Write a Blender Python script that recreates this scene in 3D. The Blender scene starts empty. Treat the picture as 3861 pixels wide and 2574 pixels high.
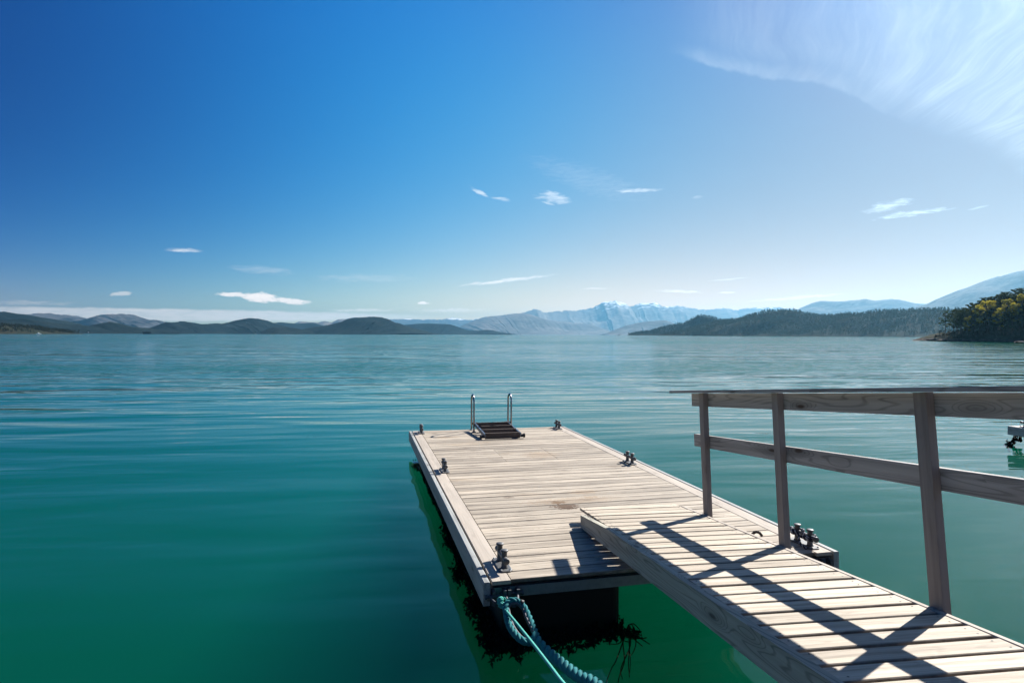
import bpy, bmesh, math, random
import numpy as np
from mathutils import Vector, Matrix, noise, Quaternion
R = math.radians
random.seed(7)
S = bpy.context.scene
C = S.collection

# ------------------------------------------------------------------ camera
WATER = -0.37                                     # pontoon deck top is z = 0
cam = bpy.data.cameras.new('camera')
camo = bpy.data.objects.new('camera', cam)
C.objects.link(camo)
rt, fw = Vector((0.97296, -0.23097, 0.00324)), Vector((0.23099, 0.97289, -0.01102))
up = rt.cross(fw)
camo.matrix_world = Matrix(((rt.x, up.x, -fw.x, -0.8583), (rt.y, up.y, -fw.y, -4.4930),
                            (rt.z, up.z, -fw.z, 1.7895), (0, 0, 0, 1)))
cam.sensor_width = 36.0
cam.lens = 36.0 * 2397.65 / 3861.0
cam.clip_start = 0.05
cam.clip_end = 90000.0
S.camera = camo

# ------------------------------------------------------------------ render, sun, sky
S.render.engine = 'CYCLES'
cy = S.cycles
cy.use_denoising = True
try:
    cy.denoiser = 'OPENIMAGEDENOISE'
except Exception:
    pass
cy.max_bounces = 6
cy.diffuse_bounces = 2
cy.glossy_bounces = 3
cy.transmission_bounces = 3
cy.transparent_max_bounces = 16
cy.volume_bounces = 2
cy.sample_clamp_indirect = 6.0
cy.use_adaptive_sampling = True
cy.adaptive_threshold = 0.012
S.view_settings.view_transform = 'Standard'
S.view_settings.look = 'None'
S.view_settings.gamma = 1.0
S.view_settings.use_curve_mapping = False
S.view_settings.exposure = 1.30

SUN_EL, SUN_AZ = 35.1, 58.2                        # azimuth clockwise from +y
SV = Vector((math.sin(R(SUN_AZ)) * math.cos(R(SUN_EL)), math.cos(R(SUN_AZ)) * math.cos(R(SUN_EL)), math.sin(R(SUN_EL))))
sl = bpy.data.lights.new('sun', 'SUN')
sl.energy = 5.0
sl.angle = R(0.53)
sl.color = (1.0, 0.965, 0.92)
so = bpy.data.objects.new('sun', sl)
so.rotation_euler = SV.to_track_quat('Z', 'Y').to_euler()
so.location = (60, 40, 60)
C.objects.link(so)


class NT:
    """small helper round a node tree"""
    def __init__(s, tree):
        s.t = tree
        s.n = tree.nodes
        s.n.clear()

    def new(s, kind, **kw):
        nd = s.n.new(kind)
        for k, v in kw.items():
            if k.startswith('i_'):
                key = k[2:]
                key = int(key) if key.isdigit() else key.replace('_', ' ')
                s.put(nd.inputs[key], v)
            else:
                setattr(nd, k, v)
        return nd

    def put(s, sock, v):
        if isinstance(v, bpy.types.NodeSocket):
            s.t.links.new(v, sock)
        elif isinstance(v, bpy.types.Node):
            s.t.links.new(v.outputs[0], sock)
        else:
            sock.default_value = v

    def math(s, op, a, b=0.0, c=0.0, clamp=False):
        nd = s.n.new('ShaderNodeMath')
        nd.operation = op
        nd.use_clamp = clamp
        s.put(nd.inputs[0], a)
        s.put(nd.inputs[1], b)
        s.put(nd.inputs[2], c)
        return nd.outputs[0]

    def vec(s, op, a, b=(0, 0, 0), scale=None):
        nd = s.n.new('ShaderNodeVectorMath')
        nd.operation = op
        s.put(nd.inputs[0], a)
        s.put(nd.inputs[1], b)
        if scale is not None:
            s.put(nd.inputs['Scale'], scale)
        return nd.outputs['Value'] if op in ('DOT_PRODUCT', 'LENGTH', 'DISTANCE') else nd.outputs['Vector']

    def comb(s, x, y, z):
        nd = s.n.new('ShaderNodeCombineXYZ')
        for i, v in enumerate((x, y, z)):
            s.put(nd.inputs[i], v)
        return nd.outputs[0]

    def sep(s, v):
        nd = s.n.new('ShaderNodeSeparateXYZ')
        s.put(nd.inputs[0], v)
        return nd.outputs

    def noise(s, vec, scale, detail=3.0, rough=0.55, dist=0.0):
        nd = s.n.new('ShaderNodeTexNoise')
        s.put(nd.inputs['Vector'], vec)
        nd.inputs['Scale'].default_value = scale
        nd.inputs['Detail'].default_value = detail
        nd.inputs['Roughness'].default_value = rough
        nd.inputs['Distortion'].default_value = dist
        return nd.outputs['Fac']

    def ramp(s, fac, stops, interp='LINEAR'):
        nd = s.n.new('ShaderNodeValToRGB')
        nd.color_ramp.interpolation = interp
        e = nd.color_ramp.elements
        while len(e) < len(stops):
            e.new(0.5)
        for el, (p, c) in zip(e, stops):
            el.position = p
            el.color = (c, c, c, 1) if isinstance(c, (int, float)) else (*c, 1)
        s.put(nd.inputs[0], fac)
        return nd.outputs[0]

    def smooth(s, x, lo, hi):
        nd = s.n.new('ShaderNodeMapRange')
        nd.interpolation_type = 'SMOOTHSTEP'
        s.put(nd.inputs[0], x)
        s.put(nd.inputs[1], lo)
        s.put(nd.inputs[2], hi)
        return nd.outputs[0]

    def lin(s, x, lo, hi, a=0.0, b=1.0):
        nd = s.n.new('ShaderNodeMapRange')
        s.put(nd.inputs[0], x)
        for i, v in enumerate((lo, hi, a, b)):
            s.put(nd.inputs[i + 1], v)
        return nd.outputs[0]

    def mix(s, fac, a, b, mode='MIX'):
        nd = s.n.new('ShaderNodeMix')
        nd.data_type = 'RGBA'
        nd.blend_type = mode
        s.put(nd.inputs[0], fac)
        for sock, v in ((nd.inputs[6], a), (nd.inputs[7], b)):
            if isinstance(v, tuple) and len(v) == 3:
                v = (*v, 1)
            s.put(sock, v)
        return nd.outputs[2]


world = bpy.data.worlds.new('World')
S.world = world
world.use_nodes = True
w = NT(world.node_tree)
tc = w.new('ShaderNodeTexCoord')
dirv = w.vec('NORMALIZE', tc.outputs['Generated'])
sky = w.new('ShaderNodeTexSky', sky_type='NISHITA', sun_disc=False)
sky.sun_elevation = R(SUN_EL)
sky.sun_rotation = R(SUN_AZ)
sky.altitude = 0.0
sky.air_density = 1.0
sky.dust_density = 0.6
sky.ozone_density = 2.0
dx, dy, dz = w.sep(dirv)
# clear polarised air: the sky deepens and turns bluer at right angles to the sun
el = w.math('MINIMUM', w.math('MAXIMUM', dz, 0.0), 0.5)
dot = w.vec('DOT_PRODUCT', dirv, tuple(SV))
dt = w.math('MINIMUM', w.math('MAXIMUM', dot, w.math('MULTIPLY', dot, -0.6)), 0.92)
TINT = [[1.755, -17.984, -5.717, 23.17, 18.207, -11.868, -5.453, -15.663, 8.388, 1.489], [1.227, 1.749, 0.048, 15.961, 4.528, 6.213, -9.319, -6.861, 2.158, -22.394], [0.528, -1.045, -1.202, 9.176, 4.45, 3.424, -2.981, -6.419, 3.212, -11.389]]
chan = []
for co in TINT:
    terms = [el, dt, w.math('MULTIPLY', el, dt), w.math('MULTIPLY', dt, dt), w.math('MULTIPLY', el, el), w.math('SQRT', el), w.math('MULTIPLY', w.math('MULTIPLY', dt, dt), dt),
             w.math('MULTIPLY', w.math('MULTIPLY', el, dt), dt), w.math('MULTIPLY', w.math('MULTIPLY', el, el), dt)]
    acc = co[0]
    for k, tv in zip(co[1:], terms):
        acc = w.math('MULTIPLY_ADD', tv, k, acc)
    chan.append(w.math('POWER', math.e, acc))
tint = w.comb(*chan)
col = w.vec('MULTIPLY', sky.outputs[0], tint)
# --- clouds, placed by azimuth and elevation in degrees
az = w.math('MULTIPLY', w.math('ARCTAN2', dx, dy), 180 / math.pi)
ele = w.math('MULTIPLY', w.math('ARCSINE', dz), 180 / math.pi)
ae = w.comb(az, ele, 0.0)
wob = w.new('ShaderNodeTexNoise', i_Vector=ae)
wob.inputs['Scale'].default_value = 0.9
wob.inputs['Detail'].default_value = 5.0
wv = w.vec('SUBTRACT', wob.outputs['Color'], (0.5, 0.5, 0.5))
wisp = w.noise(w.vec('MULTIPLY', ae, (0.75, 5.0, 1.0)), 1.0, 7.0, 0.68, 0.9)
puff = w.noise(w.vec('MULTIPLY', ae, (1.8, 4.2, 1.0)), 1.0, 8.0, 0.66)
cloud = None
# azimuth, elevation, half width, half height, tilt, strength, kind (p puffy, w wispy), wobble
for a0, e0, hw, hh, tl, st, kind, wb in (
        (-10.2, 3.20, 2.0, 0.24, -2, 0.9, 'p', 0.55), (-8.2, 3.02, 2.3, 0.55, -5, 1.0, 'p', 0.8), (-5.8, 2.80, 2.2, 0.36, -4, 0.95, 'p', 0.6),
        (-14.0, 6.60, 2.0, 0.24, 2, 0.85, 'w', 0.35), (-18.2, 3.05, 1.0, 0.2, 8, 0.45, 'p', 0.5),
        (12.9, 4.85, 6.0, 0.22, 7, 0.95, 'w', 0.45), (10.4, 12.6, 1.2, 0.26, -28, 0.85, 'w', 0.5), (12.4, 12.0, 1.3, 0.22, -8, 0.65, 'w', 0.5),
        (17.0, 12.1, 2.2, 0.7, -12, 0.8, 'w', 1.0), (16.6, 11.6, 1.0, 0.13, -16, 0.6, 'w', 0.4), (24.4, 12.5, 2.9, 0.26, 0, 0.85, 'w', 0.4),
        (29.5, 11.7, 0.8, 0.2, 0, 0.35, 'w', 0.5), (43.9, 9.95, 2.3, 0.5, 8, 1.0, 'w', 0.6), (45.4, 9.22, 3.4, 0.3, 4, 1.0, 'w', 0.5),
        (49.6, 9.25, 1.0, 0.11, 9, 0.6, 'w', 0.3), (5.4, 2.78, 0.75, 0.15, 0, 0.9, 'p', 0.4),
        (0.2, 2.08, 4.2, 0.2, 1, 0.7, 'w', 0.4), (8.2, 2.15, 4.5, 0.26, 1, 0.6, 'w', 0.4), (28.2, 3.78, 3.0, 0.17, -3, 0.8, 'w', 0.35),
        (31.9, 3.65, 1.0, 0.12, 0, 0.75, 'w', 0.3), (37.5, 3.10, 5.0, 0.2, 4, 0.7, 'w', 0.35), (20.9, 4.12, 2.0, 0.12, 0, 0.6, 'w', 0.3),
        (32.2, 4.75, 2.4, 0.1, 4, 0.45, 'w', 0.3), (-16.0, 1.45, 24.0, 0.55, 0.2, 1.0, 'h', 0.25), (-24.0, 2.15, 4.0, 0.25, 1, 0.35, 'w', 0.4),
        (-8.0, 5.3, 3.6, 0.5, -3, 0.22, 'w', 0.6), (0.5, 4.9, 6.0, 0.5, 1, 0.16, 'w', 0.6), (20.0, 13.6, 8.0, 1.6, -18, 0.12, 'w', 1.0)):
    c_, s_ = math.cos(R(tl)), math.sin(R(tl))
    p = w.vec('MULTIPLY_ADD', wv, (wb * 1.6, wb * 0.8, 0))
    w.put(p.node.inputs[2], ae)
    p = w.vec('SUBTRACT', p, (a0, e0, 0))
    u = w.vec('DOT_PRODUCT', p, (c_ / hw, s_ / hw, 0))
    v = w.vec('DOT_PRODUCT', p, (-s_ / hh, c_ / hh, 0))
    r2 = w.math('MULTIPLY_ADD', u, u, w.math('MULTIPLY', v, v))
    m = w.math('SUBTRACT', 1.0, r2, clamp=True)
    tex = puff if kind == 'p' else wisp
    if kind == 'h':                                # an even band of cloud along the horizon
        m = w.math('MULTIPLY', w.math('MULTIPLY', w.smooth(r2, 1.0, 0.35), w.math('MULTIPLY_ADD', w.smooth(wisp, 0.3, 0.6), 0.35, 0.6)), st)
        cloud = w.math('MAXIMUM', cloud, m)
        continue
    m = w.math('MULTIPLY_ADD', tex, 2.6 if kind == 'w' else 1.7, w.math('MULTIPLY_ADD', m, 1.15, -1.66 if kind == 'w' else -1.15), clamp=True)
    m = w.math('MULTIPLY', m, w.smooth(r2, 1.3, 0.4))
    m = w.math('MULTIPLY', w.smooth(m, 0.0, 1.15 if kind == 'w' else 0.7), st)
    cloud = m if cloud is None else w.math('MAXIMUM', cloud, m)
# --- the big fan of cirrus high on the right
edge = w.new('ShaderNodeFloatCurve')
cm = edge.mapping
pts = [(20, 25.5), (27.5, 22.9), (30.4, 21.9), (33.6, 20.8), (35.6, 20.2), (37.7, 19.75), (39.9, 19.1), (41.5, 18.2), (43.4, 16.8), (46.2, 15.2), (49, 13.6), (51.2, 11.8), (56, 8.5), (70, 7.0)]
cv = cm.curves[0]
cv.points[0].location = (0.0, pts[0][1] / 40.0)
cv.points[1].location = (1.0, pts[-1][1] / 40.0)
for a, e in pts[1:-1]:
    cv.points.new((a - 20) / 50.0, e / 40.0)
cm.update()
w.put(edge.inputs['Value'], w.math('MULTIPLY_ADD', az, 1 / 50.0, -0.4, clamp=True))
above = w.math('SUBTRACT', w.math('MULTIPLY_ADD', w.sep(wv)[1], 0.7, ele), w.math('MULTIPLY', edge.outputs[0], 40.0))
# plane coordinates of a high cloud deck
inv = w.math('DIVIDE', 1.0, w.math('MAXIMUM', dz, 0.08))
pl = w.comb(w.math('MULTIPLY', dx, inv), w.math('MULTIPLY', dy, inv), 0.0)
ang = R(62)
st1 = w.comb(w.vec('DOT_PRODUCT', pl, (math.cos(ang), math.sin(ang), 0)), w.vec('DOT_PRODUCT', pl, (-math.sin(ang), math.cos(ang), 0)), 0.0)
warp = w.new('ShaderNodeTexNoise', i_Vector=pl)
warp.inputs['Scale'].default_value = 0.9
warp.inputs['Detail'].default_value = 2.0
st1 = w.vec('ADD', st1, w.vec('SCALE', w.vec('SUBTRACT', warp.outputs['Color'], (0.5, 0.5, 0.5)), scale=0.55))
streak = w.noise(w.vec('MULTIPLY', st1, (1.1, 9.0, 1.0)), 1.0, 6.0, 0.62, 0.4)
streak2 = w.noise(w.vec('MULTIPLY', st1, (3.0, 34.0, 1.0)), 1.0, 4.0, 0.6, 0.3)
body = w.math('MULTIPLY', w.smooth(above, -0.3, 2.6), w.smooth(az, 26.0, 34.0))
rim = w.math('MULTIPLY', w.smooth(above, 1.5, 0.25), w.math('MULTIPLY', w.smooth(above, -0.05, 0.30), w.math('MULTIPLY', w.smooth(az, 26.5, 31.0), w.smooth(az, 47.0, 38.0))))
fan = w.math('MULTIPLY', body, w.math('MULTIPLY_ADD', w.smooth(streak, 0.34, 0.80), 0.27, w.math('MULTIPLY_ADD', w.smooth(streak2, 0.4, 0.8), 0.12, 0.17)))
fan = w.math('MULTIPLY', fan, w.math('MULTIPLY_ADD', w.smooth(az, 36.0, 50.0), 0.75, 0.35))
cirrus = w.math('MULTIPLY_ADD', rim, w.math('MULTIPLY_ADD', streak, 0.40, -0.06), fan, clamp=True)
cirrus = w.math('MULTIPLY', cirrus, w.smooth(ele, 80.0, 45.0))
cirrus = w.math('MULTIPLY', cirrus, w.smooth(az, 150.0, 100.0))
cloud = w.math('MAXIMUM', cloud, cirrus)
CB = 7.0                                          # cloud radiance before the Background strength
ccol = w.mix(w.smooth(ele, 1.0, 8.0), tuple(c * CB for c in (2.1, 1.78, 1.52)), tuple(c * CB for c in (0.90, 0.97, 1.06)))
col = w.mix(cloud, col, ccol)
bg = w.new('ShaderNodeBackground', i_Color=col, i_Strength=0.06)
wo = w.new('ShaderNodeOutputWorld', i_Surface=bg)

# ------------------------------------------------------------------ materials
def material(name):
    m = bpy.data.materials.new(name)
    m.use_nodes = True
    return m, NT(m.node_tree)


def finish(k, shader, vol=None):
    o = k.new('ShaderNodeOutputMaterial')
    if shader is not None:
        k.put(o.inputs['Surface'], shader)
    if vol is not None:
        k.put(o.inputs['Volume'], vol)


def principled(k, color, rough=0.6, metal=0.0, spec=0.5, normal=None):
    p = k.new('ShaderNodeBsdfPrincipled')
    c = color
    if isinstance(c, tuple) and len(c) == 3:
        c = (*c, 1)
    k.put(p.inputs['Base Color'], c)
    k.put(p.inputs['Roughness'], rough)
    k.put(p.inputs['Metallic'], metal)
    k.put(p.inputs['Specular IOR Level'], spec)
    if normal is not None:
        k.put(p.inputs['Normal'], normal)
    return p.outputs[0]


def bump(k, h, strength=0.5, dist=0.01):
    return k.new('ShaderNodeBump', i_Height=h, i_Strength=strength, i_Distance=dist).outputs[0]


def wood(name, light, dark, rings=0.35, knots=1.0, grain=0.5, stain=False, rough=0.75, crack=0.5, vary=0.22, bumpy=0.5, edge=0.0):
    """weathered sawn timber; the grain runs along the object's own x axis"""
    m, k = material(name)
    t = k.new('ShaderNodeTexCoord').outputs['Object']
    rnd = k.new('ShaderNodeObjectInfo').outputs['Random']
    off = k.vec('SCALE', (41.0, 17.0, 23.0), scale=rnd)
    p = k.vec('ADD', t, off)
    # knots
    vor = k.new('ShaderNodeTexVoronoi', i_Vector=k.vec('MULTIPLY', p, (2.6, 9.0, 9.0)))
    vor.inputs['Scale'].default_value = 1.0
    vd, vc = vor.outputs['Distance'], k.sep(vor.outputs['Color'])
    pick = k.math('GREATER_THAN', vc[0], 0.58)
    kn = k.math('MULTIPLY', k.smooth(vd, 0.17, 0.07), pick)
    halo = k.math('MULTIPLY', k.smooth(vd, 0.55, 0.1), pick)
    # growth rings bend round the knots
    f = k.noise(k.vec('MULTIPLY', p, (0.55, 6.5, 6.5)), 1.0, 2.0, 0.4)
    f = k.math('MULTIPLY_ADD', halo, 0.22, f)
    ring = k.math('PINGPONG', k.math('MULTIPLY', f, 16.0), 0.5)
    ring = k.smooth(ring, 0.30, 0.48)
    streak = k.noise(k.vec('MULTIPLY', p, (1.3, 75.0, 75.0)), 1.0, 4.0, 0.65)
    broad = k.noise(k.vec('MULTIPLY', p, (0.9, 9.0, 9.0)), 1.0, 3.0, 0.55)
    coarse = k.noise(k.vec('MULTIPLY', p, (0.8, 27.0, 27.0)), 1.0, 3.0, 0.6)
    fac = k.math('MULTIPLY_ADD', k.smooth(k.math('MULTIPLY_ADD', streak, 0.4, k.math('MULTIPLY', coarse, 0.6)), 0.38, 0.66), grain * 1.25, k.math('MULTIPLY_ADD', k.smooth(broad, 0.35, 0.7), 0.45, k.math('MULTIPLY', ring, rings)))
    fac = k.math('MULTIPLY', fac, 0.72, clamp=True)
    col = k.mix(fac, light, dark)
    # every piece has aged a little differently
    r2 = k.math('FRACT', k.math('MULTIPLY', rnd, 37.7))
    col = k.mix(1.0, col, k.comb(*[k.math('MULTIPLY_ADD', r2, vary, 1.0 - vary * 0.5 + d) for d in (0.012, 0.0, -0.012)]), 'MULTIPLY')
    # checks (drying cracks)
    ck = k.noise(k.vec('MULTIPLY', p, (3.0, 120.0, 120.0)), 1.0, 2.0, 0.5, 1.2)
    ckm = k.math('MULTIPLY', k.smooth(ck, 0.68, 0.78), k.smooth(k.noise(p, 4.0, 2.0), 0.45, 0.62))
    col = k.mix(k.math('MULTIPLY', ckm, crack), col, (0.05, 0.04, 0.032))
    col = k.mix(k.math('MULTIPLY', halo, 0.30 * knots), col, tuple(c * 0.55 for c in dark))
    col = k.mix(k.math('MULTIPLY', kn, 0.8 * knots), col, (0.06, 0.042, 0.03))
    if stain:
        g = k.new('ShaderNodeNewGeometry').outputs['Position']
        big = k.noise(k.vec('MULTIPLY', g, (0.7, 2.4, 1.0)), 1.0, 4.0, 0.6)
        tan = k.math('MULTIPLY', k.smooth(big, 0.55, 0.75), 0.5)
        gy = k.sep(g)[1]
        tan = k.math('MULTIPLY', tan, k.lin(gy, 1.0, 7.0, 0.55, 1.35), clamp=True)
        col = k.mix(tan, col, k.mix(1.0, col, (0.80, 0.63, 0.42), 'MULTIPLY'))
        dirt = k.noise(g, 26.0, 4.0, 0.7)
        for (sx, sy, ra, rb, st) in ((1.19, 1.97, 0.085, 0.055, 1.0), (1.22, 1.82, 0.14, 0.075, 0.95), (1.23, 1.74, 0.11, 0.05, 0.9), (1.35, 2.02, 0.5, 0.12, 0.35),
                                     (1.62, 2.35, 0.16, 0.09, 0.4), (1.60, 2.12, 0.08, 0.05, 0.4), (0.72, 2.3, 0.06, 0.03, 0.6), (1.75, 4.6, 0.25, 0.25, 0.35)):
            d = k.vec('LENGTH', k.vec('MULTIPLY', k.vec('SUBTRACT', g, (sx, sy, 0)), (1 / ra, 1 / rb, 0)))
            mk = k.smooth(k.math('MULTIPLY_ADD', k.math('SUBTRACT', dirt, 0.5), 3.2, k.math('SUBTRACT', 1.0, d)), -0.1, 0.2)
            col = k.mix(k.math('MULTIPLY', mk, st), col, (0.075, 0.036, 0.012) if st > 0.5 else (0.26, 0.17, 0.09))
    if edge:                                       # dirt and gap darkness painted into the colour along a board's long edges
        ay = k.math('ABSOLUTE', k.sep(t)[1])
        rag = k.math('MULTIPLY', k.noise(k.vec('MULTIPLY', p, (2.0, 1.0, 1.0)), 6.0, 4.0, 0.7), 0.016)
        col = k.mix(k.math('MULTIPLY', k.smooth(k.math('ADD', ay, rag), edge, edge + 0.013), 0.75), col, tuple(c * 0.35 for c in dark))
    h = k.math('SUBTRACT', k.math('MULTIPLY', streak, -0.6), k.math('MULTIPLY', ckm, 0.8))
    finish(k, principled(k, col, rough, 0.0, 0.3, bump(k, h, bumpy, 0.004)))
    return m


M = {}
M['deck'] = wood('deck_wood', (0.45, 0.385, 0.30), (0.135, 0.112, 0.085), rings=0.30, knots=0.9, grain=0.7, stain=True, crack=0.9, vary=0.42, edge=0.074)
M['edge'] = wood('edge_wood', (0.42, 0.365, 0.30), (0.24, 0.208, 0.172), rings=0.3, knots=0.4, grain=0.4)
M['side'] = wood('side_wood', (0.35, 0.36, 0.34), (0.16, 0.165, 0.16), rings=0.3, knots=0.7, grain=0.5, crack=0.9)
M['walk'] = wood('gangway_plank_wood', (0.50, 0.43, 0.335), (0.19, 0.155, 0.112), rings=0.2, knots=0.6, grain=0.6, crack=0.9, vary=0.3, edge=0.064)
M['beam'] = wood('gangway_beam_wood', (0.40, 0.38, 0.305), (0.15, 0.145, 0.115), rings=0.72, knots=1.0, grain=0.35, crack=0.6, vary=0.1)
M['rail'] = wood('railing_wood', (0.33, 0.315, 0.29), (0.115, 0.108, 0.10), rings=0.6, knots=1.25, grain=0.4, vary=0.15)
M['post'] = wood('railing_post_wood', (0.25, 0.225, 0.205), (0.115, 0.10, 0.09), rings=0.15, knots=0.4, grain=0.4, crack=0.2)
M['tread'] = wood('ladder_tread_wood', (0.12, 0.092, 0.075), (0.045, 0.035, 0.029), rings=0.3, knots=0.3, grain=0.6)


def plain(name, color, rough, metal=0.0, var=0.3, scale=20.0, bumpd=0.0, spec=0.5):
    m, k = material(name)
    t = k.new('ShaderNodeTexCoord').outputs['Object']
    n = k.noise(t, scale, 4.0, 0.6)
    col = k.mix(n, tuple(c * (1 - var) for c in color), tuple(c * (1 + var) for c in color))
    rg = k.math('MULTIPLY_ADD', n, 0.25, rough - 0.12)
    finish(k, principled(k, col, rg, metal, spec, bump(k, n, 0.4, bumpd) if bumpd else None))
    return m


M['galv'] = plain('galvanised_steel', (0.23, 0.24, 0.25), 0.5, 0.55, 0.35, 35.0, 0.001)
M['iron'] = plain('dull_iron', (0.06, 0.068, 0.078), 0.65, 0.3, 0.4, 40.0, 0.001)
M['cast'] = plain('cast_metal', (0.10, 0.10, 0.10), 0.55, 0.5, 0.3, 60.0, 0.0015)
M['chrome'] = plain('polished_steel', (0.26, 0.26, 0.27), 0.22, 1.0, 0.06, 10.0)
M['ladder'] = plain('ladder_steel', (0.13, 0.15, 0.18), 0.4, 0.6, 0.2, 30.0)
M['float'] = plain('black_float_plastic', (0.006, 0.0065, 0.007), 0.55, 0.0, 0.4, 6.0, 0.002, 0.2)
M['black'] = plain('black_rubber', (0.012, 0.012, 0.013), 0.6, 0.0, 0.3)
M['mussel'] = plain('mussel_growth', (0.005, 0.0048, 0.005), 0.8, 0.0, 0.5, 90.0, 0.0, 0.05)
M['kelp'] = plain('brown_kelp', (0.020, 0.017, 0.006), 0.85, 0.0, 0.4, 20.0, 0.0, 0.04)
M['rope'] = plain('teal_rope', (0.016, 0.155, 0.165), 0.75, 0.0, 0.45, 60.0, 0.002, 0.2)
M['line'] = plain('turquoise_line', (0.07, 0.37, 0.31), 0.7, 0.0, 0.2, 80.0, 0.0, 0.2)
M['navy'] = plain('navy_mooring_line', (0.018, 0.022, 0.034), 0.8, 0.0, 0.5, 70.0, 0.001, 0.2)
M['whip'] = plain('pale_rope_flecks', (0.30, 0.32, 0.34), 0.8)
M['oldrope'] = plain('old_rope', (0.045, 0.04, 0.035), 0.9, 0.0, 0.5, 60.0)
M['hull_dark'] = plain('dark_boat_hull', (0.03, 0.035, 0.045), 0.5)
M['white'] = plain('white_paint', (0.78, 0.78, 0.76), 0.5, 0.0, 0.05)
M['roof'] = plain('slate_roof', (0.06, 0.055, 0.055), 0.8)
M['barge'] = plain('tarred_timber', (0.02, 0.024, 0.03), 0.8)
M['bark'] = plain('pine_bark', (0.075, 0.05, 0.038), 0.9, 0.0, 0.5, 3.0)
M['birchbark'] = plain('birch_bark', (0.16, 0.145, 0.125), 0.9, 0.0, 0.5, 3.0)


def foliage(name, a, b):
    m, k = material(name)
    rnd = k.new('ShaderNodeObjectInfo').outputs['Random']
    g = k.new('ShaderNodeNewGeometry').outputs['Position']
    n = k.noise(g, 0.55, 3.0, 0.7)
    n2 = k.noise(g, 2.3, 2.0, 0.6)
    f = k.smooth(k.math('MULTIPLY_ADD', n2, 0.5, k.math('MULTIPLY', n, 0.5)), 0.36, 0.64)
    col = k.mix(f, a, b)
    col = k.mix(1.0, col, k.comb(*[k.math('MULTIPLY_ADD', rnd, 0.4, 0.8)] * 3), 'MULTIPLY')
    d = k.new('ShaderNodeBsdfDiffuse', i_Color=col)
    tr = k.new('ShaderNodeBsdfTranslucent', i_Color=col)
    ms = k.new('ShaderNodeMixShader', i_0=0.35)
    k.put(ms.inputs[1], d)
    k.put(ms.inputs[2], tr)
    finish(k, ms)
    return m


M['pine'] = foliage('pine_needles', (0.026, 0.040, 0.020), (0.075, 0.094, 0.040))
M['birch'] = foliage('spring_birch_leaves', (0.34, 0.30, 0.035), (0.62, 0.52, 0.07))
M['scrub'] = foliage('scrub_leaves', (0.030, 0.034, 0.022), (0.080, 0.080, 0.045))
M['forest'] = foliage('far_forest', (0.014, 0.020, 0.014), (0.050, 0.055, 0.036))
M['weed'] = foliage('bank_weeds', (0.05, 0.085, 0.02), (0.13, 0.17, 0.04))


def hillside(name, low, high, rockamt=0.4, scale=0.004, snow=None, snowcol=(0.82, 0.84, 0.88)):
    m, k = material(name)
    geo = k.new('ShaderNodeNewGeometry')
    g = geo.outputs['Position']
    n = k.noise(g, scale, 7.0, 0.62)
    n2 = k.noise(g, scale * 9.0, 5.0, 0.65)
    f = k.smooth(k.math('MULTIPLY_ADD', n2, 0.45, k.math('MULTIPLY', n, 0.55)), 0.40, 0.62)
    col = k.mix(k.math('MULTIPLY', f, rockamt), low, high)
    if snow:
        z = k.sep(g)[2]
        nz = k.sep(geo.outputs['Normal'])[2]
        lie = k.math('MULTIPLY_ADD', k.math('SUBTRACT', k.noise(g, scale * 6.5, 6.0, 0.72), 0.5), snow[1] * 3.6, z)
        sm = k.smooth(lie, snow[0], snow[0] + snow[1] * 0.35)
        sm = k.math('MULTIPLY', sm, k.smooth(nz, 0.35, 0.75))
        col = k.mix(sm, col, snowcol)
    finish(k, principled(k, col, 0.97, 0.0, 0.02))
    return m


M['hill_near'] = hillside('wooded_hill_ground', (0.022, 0.027, 0.018), (0.05, 0.046, 0.034), 0.6, 0.012)
M['hill_mid'] = hillside('forest_hill_ground', (0.006, 0.012, 0.014), (0.020, 0.029, 0.029), 0.8, 0.006)
M['hill_rock'] = hillside('bare_mountain_ground', (0.022, 0.028, 0.034), (0.115, 0.11, 0.112), 0.9, 0.0016)
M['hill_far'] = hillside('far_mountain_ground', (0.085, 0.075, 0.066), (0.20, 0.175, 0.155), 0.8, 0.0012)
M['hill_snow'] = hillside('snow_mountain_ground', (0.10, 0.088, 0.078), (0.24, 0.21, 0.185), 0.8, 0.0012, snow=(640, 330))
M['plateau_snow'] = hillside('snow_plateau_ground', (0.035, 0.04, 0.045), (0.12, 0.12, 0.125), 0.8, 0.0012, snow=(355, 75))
M['great'] = hillside('great_mountain_ground', (0.085, 0.078, 0.068), (0.20, 0.178, 0.158), 0.8, 0.002, snow=(640, 150))


def rock_mat():
    m, k = material('shore_rock')
    g = k.new('ShaderNodeNewGeometry').outputs['Position']
    n = k.noise(g, 0.8, 6.0, 0.65)
    n2 = k.noise(g, 6.0, 5.0, 0.65)
    col = k.mix(k.smooth(k.math('MULTIPLY_ADD', n2, 0.5, k.math('MULTIPLY', n, 0.5)), 0.36, 0.66), (0.024, 0.019, 0.016), (0.10, 0.078, 0.064))
    z = k.sep(g)[2]
    wet = k.smooth(k.math('MULTIPLY_ADD', n, 0.6, z), 0.55, 0.0)
    col = k.mix(k.math('MULTIPLY', wet, 0.85), col, (0.018, 0.015, 0.012))
    finish(k, principled(k, col, 0.9, 0.0, 0.04, bump(k, n2, 0.6, 0.06)))
    return m


M['rock'] = rock_mat()


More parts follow.
